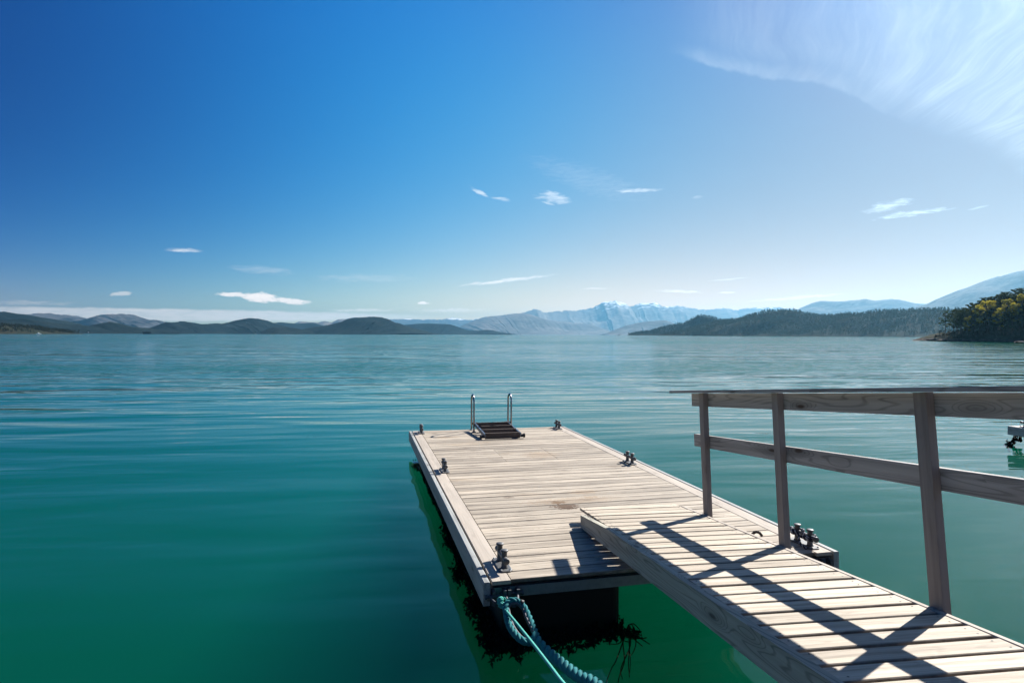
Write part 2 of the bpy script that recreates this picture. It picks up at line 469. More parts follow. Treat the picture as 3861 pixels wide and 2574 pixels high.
def head_mat():
    m, k = material('headland_ground')
    g = k.new('ShaderNodeNewGeometry').outputs['Position']
    n = k.noise(g, 0.25, 6.0, 0.65)
    z = k.sep(g)[2]
    f = k.smooth(k.math('MULTIPLY_ADD', n, 1.6, z), 1.75, 1.05)
    veg = k.mix(k.noise(g, 1.2, 3.0), (0.010, 0.013, 0.007), (0.035, 0.038, 0.018))
    rk = k.mix(k.smooth(k.noise(g, 1.3, 5.0, 0.7), 0.4, 0.6), (0.025, 0.021, 0.017), (0.095, 0.078, 0.060))
    finish(k, principled(k, k.mix(f, veg, rk), 0.95, 0.0, 0.03))
    return m


M['headland'] = head_mat()


def water_mat():
    m, k = material('fjord_water')
    g = k.new('ShaderNodeNewGeometry').outputs['Position']
    # slow swell, wind ripples in drifting patches, fine cat's-paws farther out
    q = k.new('ShaderNodeMapping', i_Vector=g)
    q.inputs['Rotation'].default_value = (0, 0, R(8))
    q = q.outputs[0]
    def wv_(sx, sy, det, di=0.4):
        return k.noise(k.vec('MULTIPLY', q, (sx, sy, 1)), 1.0, det, 0.5, di)
    dist = k.vec('LENGTH', g)
    near, mid, far = k.smooth(dist, 4.0, 30.0), k.smooth(dist, 10.0, 70.0), k.smooth(dist, 60.0, 400.0)
    patch = k.lin(k.smooth(wv_(0.010, 0.050, 3.0), 0.40, 0.60), 0.0, 1.0, 0.30, 1.5)
    gust = k.lin(k.smooth(wv_(0.0016, 0.010, 3.0), 0.40, 0.60), 0.0, 1.0, 0.45, 1.4)
    patch = k.math('MULTIPLY', patch, gust)
    h = k.math('MULTIPLY', wv_(0.16, 0.62, 2.0), k.math('MULTIPLY_ADD', near, 0.16, 0.042))
    h = k.math('MULTIPLY_ADD', wv_(0.05, 0.21, 2.0), k.math('MULTIPLY_ADD', mid, 0.36, 0.09), h)
    h = k.math('MULTIPLY_ADD', wv_(0.016, 0.075, 2.0), k.math('MULTIPLY', far, 0.55), h)
    h = k.math('MULTIPLY_ADD', wv_(0.55, 2.0, 2.0, 0.6), k.math('MULTIPLY', patch, k.math('MULTIPLY_ADD', near, 0.045, 0.003)), h)
    nrm = k.new('ShaderNodeBump', i_Height=h, i_Strength=1.0, i_Distance=1.0).outputs[0]
    # small ripples are given as slopes, so that they stay as steep however far off they are

    def slope(sx, sy, det, amp):
        nd = k.new('ShaderNodeTexNoise', i_Vector=k.vec('MULTIPLY', q, (sx, sy, 1)))
        nd.inputs['Scale'].default_value = 1.0
        nd.inputs['Detail'].default_value = det
        v_ = k.vec('MULTIPLY', k.vec('SUBTRACT', nd.outputs['Color'], (0.5, 0.5, 0.5)), (0.55, 1.0, 0.0))
        return k.vec('SCALE', v_, scale=k.math('MULTIPLY', amp, patch))
    sl = k.vec('ADD', slope(2.2, 6.0, 3.0, k.math('MULTIPLY_ADD', far, -0.16, k.math('MULTIPLY_ADD', mid, 0.34, 0.006))), slope(0.30, 1.25, 2.0, k.math('MULTIPLY_ADD', far, -0.18, k.math('MULTIPLY_ADD', mid, 0.36, 0.0))))
    sl = k.vec('ADD', sl, slope(0.06, 0.33, 2.0, k.math('MULTIPLY', far, 0.22)))
    # a facet that would lean out of sight is hidden by its neighbour, which leans the other way
    inc = k.new('ShaderNodeNewGeometry').outputs['Incoming']
    graze = k.smooth(k.sep(inc)[2], 0.30, 0.08)
    seen = k.math('MULTIPLY_ADD', graze, k.math('SUBTRACT', k.math('SIGN', k.vec('DOT_PRODUCT', sl, inc)), 1.0), 1.0)
    nrm = k.vec('NORMALIZE', k.vec('ADD', nrm, k.vec('SCALE', sl, scale=seen)))
    # Schlick's Fresnel, the same from above and from below
    cosi = k.math('ABSOLUTE', k.vec('DOT_PRODUCT', nrm, k.new('ShaderNodeNewGeometry').outputs['Incoming']))
    fr = k.math('MULTIPLY_ADD', k.math('POWER', k.math('SUBTRACT', 1.0, cosi, clamp=True), 6.0), 0.98, 0.02)
    gl = k.new('ShaderNodeBsdfGlossy', i_Color=(1, 1, 1, 1), i_Roughness=0.03, i_Normal=nrm)
    tr = k.new('ShaderNodeBsdfTransparent')
    ms = k.new('ShaderNodeMixShader', i_0=fr)
    k.put(ms.inputs[1], tr)
    k.put(ms.inputs[2], gl)
    sc = k.new('ShaderNodeVolumeScatter', i_Color=(0.003, 0.215, 0.150, 1), i_Density=WS, i_Anisotropy=0.0)
    ab = k.new('ShaderNodeVolumeAbsorption', i_Color=(0.0, 0.46, 0.26, 1), i_Density=WA)
    vv = k.new('ShaderNodeAddShader')
    k.put(vv.inputs[0], sc)
    k.put(vv.inputs[1], ab)
    finish(k, ms, vv)
    return m


WS, WA = 0.13, 0.26
M['water'] = water_mat()
M['seabed'] = plain('seabed_mud', (0.02, 0.03, 0.02), 0.9, 0.0, 0.3, 0.3)
HAZE_D = 5.6e-5
hz, k = material('haze_air')
finish(k, None, k.new('ShaderNodeVolumePrincipled', i_Color=(0.15, 0.39, 0.58, 1), i_Density=HAZE_D, i_Anisotropy=0.6))
M['haze'] = hz


# ------------------------------------------------------------------ mesh helpers
class MB:
    """collects shapes, then becomes one mesh object"""
    def __init__(s):
        s.v, s.f = [], []

    def add(s, verts, faces):
        b = len(s.v)
        s.v += [tuple(v) for v in verts]
        s.f += [tuple(b + i for i in f) for f in faces]
        return s

    def box(s, x0, x1, y0, y1, z0, z1):
        v = [(x, y, z) for z in (z0, z1) for y in (y0, y1) for x in (x0, x1)]
        return s.add(v, [(0, 2, 3, 1), (4, 5, 7, 6), (0, 1, 5, 4), (2, 6, 7, 3), (0, 4, 6, 2), (1, 3, 7, 5)])

    def board(s, L, wd, t, ch=0.004, cz=0.0):
        """length along x, top at cz, the two upper long edges eased"""
        y, c = wd / 2, ch
        prof = [(-y, cz - t), (y, cz - t), (y, cz - c), (y - c, cz), (-y + c, cz), (-y, cz - c)]
        v = [(x, a, b) for x in (-L / 2, L / 2) for a, b in prof]
        n = 6
        f = [tuple(range(n - 1, -1, -1)), tuple(range(n, 2 * n))]
        f += [(i, (i + 1) % n, n + (i + 1) % n, n + i) for i in range(n)]
        return s.add(v, [tuple(reversed(q)) if False else q for q in f])

    def tube(s, pts, r, seg=8, cap=True, closed=False):
        pts = [Vector(p) for p in pts]
        n = len(pts)
        rr = r if isinstance(r, (list, tuple)) else [r] * n
        rings, prev = [], None
        for i, p in enumerate(pts):
            if closed:
                t = pts[(i + 1) % n] - pts[i - 1]
            else:
                t = pts[min(i + 1, n - 1)] - pts[max(i - 1, 0)]
            t.normalize()
            if prev is None:
                a = Vector((0, 0, 1)) if abs(t.z) < 0.9 else Vector((1, 0, 0))
                u = t.cross(a).normalized()
            else:
                u = (prev - t * prev.dot(t)).normalized()
            prev = u
            vv = t.cross(u)
            rings.append([p + (u * math.cos(2 * math.pi * j / seg) + vv * math.sin(2 * math.pi * j / seg)) * rr[i] for j in range(seg)])
        v = [q for ring in rings for q in ring]
        f = []
        for i in range(n if closed else n - 1):
            a, b = i * seg, ((i + 1) % n) * seg
            f += [(a + j, a + (j + 1) % seg, b + (j + 1) % seg, b + j) for j in range(seg)]
        if cap and not closed:
            f += [tuple(range(seg - 1, -1, -1)), tuple(range((n - 1) * seg, n * seg))]
        return s.add(v, f)

    def lathe(s, prof, cx=0, cy=0, seg=16):
        """profile of (radius, z) about a vertical axis"""
        v = [(cx + r * math.cos(2 * math.pi * j / seg), cy + r * math.sin(2 * math.pi * j / seg), z) for r, z in prof for j in range(seg)]
        n = len(prof)
        f = [(i * seg + j, i * seg + (j + 1) % seg, (i + 1) * seg + (j + 1) % seg, (i + 1) * seg + j) for i in range(n - 1) for j in range(seg)]
        f += [tuple(range(seg - 1, -1, -1)), tuple(range((n - 1) * seg, n * seg))]
        return s.add(v, f)

    def mesh(s, name, mat, smooth=False):
        me = bpy.data.meshes.new(name)
        me.from_pydata(s.v, [], s.f)
        if mat:
            me.materials.append(mat)
        if smooth:
            me.shade_smooth()
        me.update()
        return me


def array_mesh(name, verts, faces, mat, smooth=False):
    """verts (n,3), faces (m,k) numpy arrays"""
    me = bpy.data.meshes.new(name)
    n, (m, kk) = len(verts), faces.shape
    me.vertices.add(n)
    me.vertices.foreach_set('co', np.ascontiguousarray(verts, dtype=np.float32).ravel())
    me.loops.add(m * kk)
    me.loops.foreach_set('vertex_index', np.ascontiguousarray(faces, dtype=np.int32).ravel())
    me.polygons.add(m)
    me.polygons.foreach_set('loop_start', np.arange(0, m * kk, kk, dtype=np.int32))
    me.polygons.foreach_set('use_smooth', np.full(m, smooth))
    me.update(calc_edges=True)
    me.validate()
    me.materials.append(mat)
    return me


WM = {}                                            # world matrix of every Empty


def thing(name, label, cat, mat4=None, group=None):
    o = bpy.data.objects.new(name, None)
    o.empty_display_size = 0.2
    C.objects.link(o)
    mat4 = mat4 or Matrix.Identity(4)
    o.matrix_basis = mat4
    WM[o] = mat4
    tag(o, label, cat, group)
    return o


def tag(o, label=None, cat=None, group=None, kind=None):
    if label:
        o['label'] = label
    if cat:
        o['category'] = cat
    if group:
        o['group'] = group
    if kind:
        o['kind'] = kind
    return o


def obj(name, mesh, parent=None, mat4=None, local=None):
    """link a mesh; mat4 is its world matrix, local its matrix in the parent's space"""
    o = bpy.data.objects.new(name, mesh)
    C.objects.link(o)
    if parent is not None:
        o.parent = parent
        if local is not None:
            o.matrix_basis = local
            WM[o] = WM[parent] @ local
        else:
            mat4 = mat4 or Matrix.Identity(4)
            o.matrix_basis = WM[parent].inverted() @ mat4
            WM[o] = mat4
    else:
        o.matrix_basis = mat4 or local or Matrix.Identity(4)
        WM[o] = o.matrix_basis.copy()
    return o


def T(x, y, z):
    return Matrix.Translation((x, y, z))


def RZ(deg):
    return Matrix.Rotation(R(deg), 4, 'Z')


def copy_thing(src, mat4, label=None, group=None):
    def rec(o, parent):
        c = o.copy()
        C.objects.link(c)
        if parent:
            c.parent = parent
        for ch in kids.get(o, ()):
            rec(ch, c)
        return c
    kids = {}
    for x in C.objects:
        if x.parent:
            kids.setdefault(x.parent, []).append(x)
    r = rec(src, None)
    r.matrix_basis = mat4
    WM[r] = mat4
    if label:
        r['label'] = label
    if group:
        r['group'] = group
    return r


def smooth_path(pts, n=6):
    """Catmull-Rom through the points"""
    P = [Vector(p) for p in pts]
    P = [P[0] * 2 - P[1]] + P + [P[-1] * 2 - P[-2]]
    out = []
    for i in range(1, len(P) - 2):
        for j in range(n):
            t = j / n
            a, b, c, d = P[i - 1:i + 3]
            out.append(0.5 * ((2 * b) + (c - a) * t + (2 * a - 5 * b + 4 * c - d) * t * t + (3 * b - a - 3 * c + d) * t ** 3))
    out.append(P[-2])
    return out


def resample(pts, step):
    out, acc = [pts[0].copy()], 0.0
    for a, b in zip(pts, pts[1:]):
        L = (b - a).length
        while acc + L >= step:
            a = a + (b - a) * ((step - acc) / L)
            L = (b - a).length
            out.append(a.copy())
            acc = 0.0
        acc += L
    return out


def strand(path, rad, pitch, phase, r, seg=6):
    """one strand of a laid rope, winding round the path; rad may be a function of arc length"""
    pts, s, prev, u = [], 0.0, None, None
    for i, p in enumerate(path):
        t = (path[min(i + 1, len(path) - 1)] - path[max(i - 1, 0)]).normalized()
        if u is None:
            u = t.cross(Vector((0, 0, 1)) if abs(t.z) < 0.9 else Vector((1, 0, 0))).normalized()
        else:
            u = (u - t * u.dot(t)).normalized()
        v = t.cross(u)
        if prev is not None:
            s += (p - prev).length
        prev = p
        a = phase + 2 * math.pi * s / pitch
        pts.append(p + (u * math.cos(a) + v * math.sin(a)) * rad)
    return MB().tube(pts, r, seg)

# ------------------------------------------------------------------ water, seabed, air
tag(obj('water', MB().box(-26000, 26000, -26000, 26000, -9.0, WATER).mesh('water', M['water'])), kind='structure')
tag(obj('seabed', MB().add([(-26000, -26000, -9.6), (26000, -26000, -9.6), (26000, 26000, -9.6), (-26000, 26000, -9.6)], [(0, 1, 2, 3)]).mesh('seabed', M['seabed'])), kind='structure')
tag(obj('haze', MB().box(-27000, 27000, -27000, 27000, -10.6, 830).mesh('haze', M['haze'])), 'pale summer haze over the whole fjord', kind='stuff')

# ------------------------------------------------------------------ hills and mountains: ridge lines (x, y, height above the water)
RIDGE = {
    'far_left_mountain': [(-4278, 7914, 167.4), (-4003, 8082, 182.9), (-3829, 8190, 192), (-3718, 8265, 206.8), (-3675, 8309, 212.1), (-3611, 8361, 228.8), (-3566, 8404, 227.9), (-3534, 8442, 235.9), (-3508, 8477, 224.4), (-3496, 8506, 219.8), (-3476, 8538, 221.9), (-3449, 8573, 211.1), (-3451, 8596, 219.2), (-3416, 8634, 220.7), (-3388, 8669, 211.6), (-3337, 8712, 208.5), (-3293, 8753, 190.8), (-3263, 8787, 167.8), (-3218, 8828, 123.3)],
    'round_left_mountain': [(-2880, 7460, 54.2), (-2824, 7503, 112.7), (-2786, 7540, 151), (-2754, 7574, 173), (-2721, 7608, 184.3), (-2712, 7634, 198.6), (-2675, 7669, 203.4), (-2627, 7708, 208.5), (-2586, 7744, 206.6), (-2578, 7769, 216), (-2543, 7803, 214), (-2528, 7830, 209.7), (-2506, 7859, 213.5), (-2476, 7890, 208.5), (-2446, 7922, 195.6), (-2408, 7955, 172.8), (-2355, 7993, 147.3), (-2316, 8026, 107.6), (-2276, 8060, 81.2), (-2205, 8101, 36.3)],
    'left_forest_hill': [(-1901, 3401, 104.7), (-1777, 3519, 105), (-1718, 3600, 105), (-1721, 3649, 106.6), (-1727, 3697, 103.8), (-1715, 3754, 100.6), (-1701, 3811, 97.5), (-1684, 3869, 86.9), (-1661, 3929, 73.7), (-1640, 3987, 62.1), (-1591, 4057, 54.8), (-1552, 4121, 47), (-1518, 4183, 38.8), (-1421, 4265, 14.2)],
    'left_low_hill': [(-1314, 2468, 43.5), (-1213, 2538, 45.9), (-1185, 2570, 50.1), (-1167, 2596, 53.1), (-1147, 2623, 46.8), (-1118, 2654, 40.4), (-1089, 2683, 37.6), (-1064, 2711, 34.4), (-1045, 2737, 33.4), (-1015, 2766, 28.5), (-997, 2790, 39.1), (-970, 2817, 46.6), (-953, 2840, 44.3), (-932, 2865, 35.9), (-909, 2890, 29.3), (-884, 2915, 25.5), (-861, 2939, 24.2), (-838, 2963, 15.2), (-814, 2987, 8)],
    'left_wooded_shore': [(-741, 1414, 18.5), (-695, 1452, 16), (-694, 1468, 16.2), (-693, 1483, 14.8), (-690, 1500, 14.5), (-685, 1517, 14.2), (-680, 1534, 13.8), (-678, 1550, 12.6), (-676, 1566, 11), (-674, 1581, 7.4), (-668, 1598, 4.7), (-658, 1618, 3.6)],
    'small_pale_peak': [(-2751, 9089, 100.3), (-2683, 9109, 167.5), (-2615, 9129, 180.8), (-2537, 9151, 164.4), (-2458, 9172, 139.6), (-2360, 9198, 104.2)],
    'middle_forest_hill': [(-1090, 3532, 8.4), (-1045, 3561, 27.3), (-1012, 3586, 45), (-984, 3609, 59.9), (-949, 3634, 59.1), (-919, 3657, 65.9), (-876, 3683, 60.5), (-831, 3709, 51.8), (-807, 3730, 53.9), (-767, 3753, 58.5), (-749, 3772, 55.7), (-716, 3794, 63.6), (-696, 3813, 72.3), (-654, 3835, 83), (-619, 3856, 90.4), (-567, 3879, 87.3), (-523, 3901, 75.4), (-477, 3922, 57.4), (-423, 3943, 42.6), (-359, 3964, 21.4), (-311, 3983, 8.6)],
    'middle_rear_hill': [(-831, 5534, 45.5), (-723, 5571, 88.8), (-658, 5602, 98.3), (-592, 5631, 93.2), (-524, 5660, 88), (-455, 5689, 93.9), (-397, 5715, 97.3), (-326, 5742, 75.4), (-253, 5768, 50.6), (-167, 5793, 25.5)],
    'dark_front_hill': [(-428, 2965, 7.5), (-404, 2968, 22.4), (-374, 2972, 29.7), (-320, 2979, 31.4), (-283, 2982, 26.4), (-239, 2986, 16.8), (-208, 2988, 9.7)],
    'dark_round_headland': [(-344, 3479, 11.3), (-306, 3464, 22.8), (-254, 3451, 34.4), (-202, 3437, 42.2), (-157, 3421, 49.9), (-120, 3405, 59.8), (-94, 3388, 65.7), (-68, 3371, 79.9), (-39, 3354, 85.8), (5, 3337, 87.2), (63, 3318, 91.1), (107, 3300, 86.5), (143, 3281, 73.7), (164, 3262, 60.9), (192, 3243, 55.6), (209, 3224, 42.2), (229, 3205, 23.8), (246, 3186, 7)],
    'long_low_headland': [(251, 4989, 1.3), (316, 4964, 72.8), (382, 4938, 78.5), (435, 4912, 83), (511, 4883, 84.2), (586, 4853, 80.8), (660, 4822, 77.5), (712, 4793, 60.8), (764, 4763, 38.5), (804, 4735, 29.7), (855, 4704, 30.9), (915, 4671, 36.5), (954, 4641, 33.2), (977, 4615, 20.1), (996, 4588, 6)],
    'left_pale_ridge': [(-1515, 10386, 106.2), (-1072, 10441, 132.2), (-943, 10453, 197.5), (-790, 10466, 185.1), (-658, 10475, 181.7), (-570, 10480, 205.6), (-458, 10486, 183.3), (-346, 10490, 235.6), (-210, 10493, 241.6), (18, 10495, 210.6)],
    'snowy_plateau': [(299, 15493, 312), (538, 15486, 376.9), (779, 15476, 357.7), (1056, 15459, 370.3), (1404, 15432, 355.1), (1683, 15404, 363.9), (1858, 15384, 350.8), (1998, 15366, 376.5), (2173, 15342, 402.4), (2349, 15316, 378.4), (2594, 15277, 347.6), (2769, 15246, 380.5), (3155, 15171, 328.6), (3504, 15094, 222.8)],
    'broad_pale_mountain': [(1496, 10388, 15.5), (1571, 10404, 119.8), (1694, 10411, 178.8), (1818, 10417, 228.4), (1943, 10421, 273.5), (2043, 10429, 299), (2169, 10430, 310.1), (2318, 10425, 326.2), (2516, 10406, 354.8), (2667, 10396, 358.6), (2793, 10390, 342.4), (2944, 10375, 293.9), (3070, 10366, 257.5), (3197, 10355, 233.4), (3371, 10328, 221.8), (3545, 10297, 197.6), (3718, 10264, 195.8), (3843, 10246, 173.9), (3992, 10217, 111.8), (4140, 10186, 47.2)],
    'snowy_mountain': [(2788, 14225, 206.7), (3279, 14131, 409.3), (3607, 14062, 504.3), (3739, 14038, 538.4), (3854, 14018, 579.2), (3938, 14006, 569.7), (4038, 13988, 513.3), (4137, 13970, 507.2), (4332, 13922, 527.9), (4463, 13892, 538.4), (4593, 13861, 555.6), (4723, 13828, 549.2), (4884, 13783, 566.3), (5044, 13737, 600), (5172, 13701, 630.3), (5269, 13675, 684), (5365, 13649, 744.4), (5492, 13610, 764.5), (5649, 13557, 780.9), (5714, 13541, 737.7), (5809, 13513, 734.4), (5874, 13496, 701.2), (5969, 13466, 637.8), (6062, 13436, 677.8), (6186, 13391, 730.8), (6338, 13332, 716.9), (6459, 13285, 736.4), (6552, 13252, 709.6), (6649, 13215, 643), (6650, 13227, 647.5), (6752, 13187, 636), (6917, 13113, 664.8), (7049, 13055, 645.5), (7148, 13013, 615.5), (7278, 12953, 599.9), (7376, 12909, 569.9), (7565, 12812, 568.6), (7720, 12731, 585.9), (7874, 12649, 606.6), (7997, 12585, 572.7), (8090, 12538, 546.6), (8239, 12453, 592.5), (8414, 12349, 605.1), (8586, 12243, 603.1), (8808, 12097, 610.8), (8973, 11989, 580.1), (9135, 11879, 560.2), (9442, 11650, 443.4)],
    'small_blue_headland': [(2870, 7248, 9), (2991, 7219, 62.8), (3127, 7181, 116.5), (3262, 7140, 148.8), (3380, 7105, 165.1), (3546, 7044, 177.6), (3377, 7147, 157.8), (3508, 7104, 176), (3603, 7077, 178.2), (3663, 7066, 158.5), (3724, 7055, 128.7), (3885, 6988, 49.1)],
    'right_pale_ridge': [(5624, 7651, 240.7), (5773, 7506, 359.3), (5837, 7424, 403.6), (5883, 7353, 438.6), (5943, 7271, 459.6), (6046, 7151, 448.7), (6102, 7069, 447.6), (6156, 6987, 457.1), (6195, 6917, 456.2), (6245, 6836, 469.6), (6268, 6780, 454.4), (6290, 6723, 441.5), (6336, 6643, 448.4), (6382, 6563, 455.1), (6425, 6483, 441.4), (6455, 6416, 418.4), (6496, 6337, 395.2), (6558, 6235, 367.8), (6639, 6110, 318.8), (6777, 5916, 246.8)],
    'far_right_snow_ridge': [(10204, 10297, 571.5), (10394, 10105, 623), (10504, 9990, 609.8), (10576, 9914, 629.2), (10664, 9819, 638.4), (10751, 9724, 601.1), (10919, 9535, 518.5)],
    'great_right_mountain': [(5357, 5243, 146.6), (5395, 5128, 241.5), (5411, 5034, 294.2), (5416, 4950, 337.8), (5429, 4857, 378.1), (5439, 4766, 397.4), (5431, 4694, 415.4), (5415, 4632, 433.4), (5413, 4553, 479.2), (5417, 4465, 515.9), (5405, 4396, 519.7), (5392, 4328, 524.6), (5385, 4252, 542.7), (5378, 4175, 549), (5398, 4062, 574.8), (5445, 3908, 592.9), (5512, 3720, 586.9), (5613, 3466, 549.2)],
    'wooded_islet': [(1036, 2270, 3.7), (1045, 2253, 10.1), (1074, 2227, 13.9), (1101, 2201, 27), (1139, 2169, 38), (1170, 2139, 47), (1185, 2118, 61.8), (1199, 2096, 71.7), (1218, 2072, 68.8), (1232, 2050, 62.5), (1240, 2032, 56.2), (1263, 2004, 51.2), (1293, 1971, 33.5), (1314, 1943, 10.5)],
    'wooded_island': [(1006, 1838, 2.4), (1027, 1804, 16.5), (1042, 1771, 31.1), (1069, 1731, 44.3), (1090, 1694, 47.7), (1102, 1662, 49.1), (1105, 1635, 58.1), (1108, 1608, 61.2), (1118, 1577, 68.7), (1134, 1540, 69.9), (1148, 1504, 67.5), (1158, 1470, 58.5), (1161, 1442, 54.2), (1163, 1414, 50.5), (1171, 1381, 50.5), (1177, 1349, 53), (1180, 1320, 53.4), (1179, 1293, 51.4), (1181, 1264, 58), (1186, 1231, 57.7), (1190, 1198, 56.7), (1198, 1161, 57.7), (1204, 1125, 57.2), (1209, 1090, 56), (1209, 1060, 52.8), (1215, 1022, 48.3), (1232, 969, 40.4), (1245, 918, 30)],
    'right_headland': [(249, 233.4, 1.53), (248.5, 229.6, 2.68), (247.9, 225.8, 3.39), (247.2, 222.1, 3.65), (247.3, 217.6, 4.05), (247.2, 213.1, 5.11), (247.1, 208.7, 6.91), (246.8, 204.4, 8.4), (246.5, 200.1, 9.84), (246.1, 195.9, 10.73), (245.6, 191.7, 11.59), (245, 187.6, 12.17), (244.9, 182.8, 12.94), (244.7, 178.1, 13.45), (246.3, 170.7, 13.6), (248.5, 162.2, 12.81)],
}
SURF = {}
TAILS = {'left_forest_hill': (0,), 'left_low_hill': (0,), 'left_wooded_shore': (0,), 'far_left_mountain': (0,), 'great_right_mountain': (1,), 'wooded_island': (1,), 'right_headland': (1,)}


def hill(name, front, back, mat, seed, rough=0.10, n=220, m=9, foot=-3.0, power=1.0, fine=0.012, spur=0.5, low_tip=False):
    """a hill whose crest follows its ridge line; spurs and gullies run down both flanks"""
    P = [Vector(p) for p in RIDGE[name]]
    # where a ridge runs on out of the picture it falls away to the water
    for at_end in TAILS.get(name, ()):
        a, b = (P[-1], P[-3]) if at_end else (P[0], P[2])
        d, z = (a - b).xy.normalized(), a.z
        more = [Vector((a.x + d.x * z * q, a.y + d.y * z * q, z * f)) for q, f in ((1.2, 1.02), (2.6, .85), (4.2, .55), (6.0, .2), (7.0, 0))]
        P = P + more if at_end else more[::-1] + P
    cum = [0.0]
    for a, b in zip(P, P[1:]):
        cum.append(cum[-1] + (b - a).xy.length)
    top = max(p.z for p in P)
    rows = 2 * m + 1
    V = np.zeros((n, rows, 3))
    j = 0
    for i in range(n):
        s = cum[-1] * i / (n - 1)
        while j < len(P) - 2 and cum[j + 1] < s:
            j += 1
        t = (s - cum[j]) / max(cum[j + 1] - cum[j], 1e-6)
        p = P[j].lerp(P[j + 1], t)
        d = (P[min(j + 2, len(P) - 1)] - P[max(j - 1, 0)]).xy.normalized()
        nrm = Vector((d.y, -d.x))                  # towards the fjord
        L = cum[-1]
        for q in range(rows):
            u = (q - m) / m                        # -1 back .. 1 front
            wdt = front if u > 0 else back
            if low_tip and u > 0:
                wdt *= 0.3 + 0.7 * min(1.0, p.z / 7.0)
            x, y = p.x + nrm.x * u * wdt, p.y + nrm.y * u * wdt
            base = (1 - abs(u)) ** power
            k = 6.0 / L * (L / max(wdt * 3, 1))
            f = noise.fractal(Vector((x * 2.2 / wdt + seed, y * 2.2 / wdt, seed * 1.7)), 1.0, 2.0, 6)
            g = noise.fractal(Vector((s * 60 / L + seed, u * 1.2, seed)), 0.8, 2.0, 4)
            h = p.z * base * (1 + spur * (1 - base) * (0.95 * f + 0.15 * g)) + p.z * rough * f * (1 - base) * base * 2
            if u == 0:
                h = p.z + fine * top * noise.fractal(Vector((s * 120 / L, seed, 3.1)), 0.55, 2.0, 5)
            h = min(h, p.z * (1.0 if u == 0 else 0.995 - 0.02 * abs(u))) if u != 0 else h
            V[i, q] = (x, y, WATER + h + foot * abs(u) ** 3)
    idx = np.arange(n * rows).reshape(n, rows)
    F = np.stack([idx[:-1, :-1], idx[1:, :-1], idx[1:, 1:], idx[:-1, 1:]], -1).reshape(-1, 4)[:, ::-1]
    o = tag(obj(name, array_mesh(name, V.reshape(-1, 3), F, mat, True)), kind='structure')
    SURF[name] = V
    return o


hill('snowy_plateau', 1800, 1800, M['plateau_snow'], 3.1, n=200, fine=0.03)
hill('far_right_snow_ridge', 1700, 1700, M['hill_snow'], 4.7, n=120, fine=0.02)
hill('snowy_mountain', 2700, 2300, M['hill_snow'], 8.3, n=420, m=16, fine=0.022, spur=0.8)
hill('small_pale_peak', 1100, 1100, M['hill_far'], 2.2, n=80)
hill('left_pale_ridge', 1150, 1100, M['hill_far'], 5.9, n=120)
hill('far_left_mountain', 1000, 1000, M['hill_rock'], 6.4, n=220, m=12, fine=0.02, power=0.8, spur=0.7)
hill('round_left_mountain', 900, 900, M['hill_rock'], 9.1, n=200, m=12, fine=0.02, power=0.75, spur=0.7)
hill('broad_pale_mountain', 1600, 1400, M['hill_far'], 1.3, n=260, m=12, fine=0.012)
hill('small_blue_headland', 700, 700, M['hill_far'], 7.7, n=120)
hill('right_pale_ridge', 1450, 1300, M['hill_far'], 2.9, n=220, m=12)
hill('great_right_mountain', 1450, 1350, M['great'], 5.3, n=260, m=14, fine=0.010, spur=0.28)
hill('middle_rear_hill', 460, 400, M['hill_mid'], 3.7, n=120)
hill('left_forest_hill', 470, 420, M['hill_mid'], 4.4, n=220, m=10, fine=0.02)
hill('middle_forest_hill', 330, 330, M['hill_mid'], 6.1, n=260, m=10, fine=0.03, spur=0.8)
hill('left_low_hill', 240, 240, M['hill_mid'], 1.9, n=220, fine=0.035)
hill('long_low_headland', 290, 290, M['hill_mid'], 9.9, n=220, fine=0.02)
hill('dark_round_headland', 270, 270, M['hill_mid'], 7.2, n=240, m=10, fine=0.025)
hill('dark_front_hill', 140, 140, M['hill_mid'], 8.8, n=120, fine=0.03)
hill('left_wooded_shore', 100, 130, M['hill_near'], 2.4, n=160, fine=0.03)
hill('wooded_islet', 150, 160, M['hill_near'], 5.5, n=160, m=10, fine=0.02)
hill('wooded_island', 220, 240, M['hill_near'], 3.3, n=260, m=14, fine=0.03, spur=0.7)
hill('right_headland', 20, 60, M['headland'], 6.6, n=120, m=14, foot=-1.0, fine=0.02, spur=0.5, low_tip=True)


# ------------------------------------------------------------------ trees
def leaf_mesh(cl, per, size, seed, flat=0.5):
    """quads scattered in ellipsoid clumps: cl = (x, y, z, rx, ry, rz)"""
    rng = np.random.default_rng(seed)
    V, F = [], []
    for (x, y, z, a, b, c) in cl:
        p = rng.normal(size=(per, 3))
        p /= np.linalg.norm(p, axis=1)[:, None]
        p *= rng.random((per, 1)) ** 0.4
        ctr = p * (a, b, c) + (x, y, z)
        u = rng.normal(size=(per, 3))
        u[:, 2] *= flat
        u /= np.linalg.norm(u, axis=1)[:, None]
        t = rng.normal(size=(per, 3))
        v = np.cross(u, t)
        v /= np.linalg.norm(v, axis=1)[:, None]
        s = size * (0.6 + 0.8 * rng.random((per, 1)))
        q = np.stack([ctr - u * s - v * s * .55, ctr + u * s - v * s * .45, ctr + u * s * .7 + v * s * .55, ctr - u * s * .8 + v * s * .5], 1)
        V.append(q.reshape(-1, 3))
    V = np.concatenate(V)
    F = np.arange(len(V)).reshape(-1, 4)
    return V, F


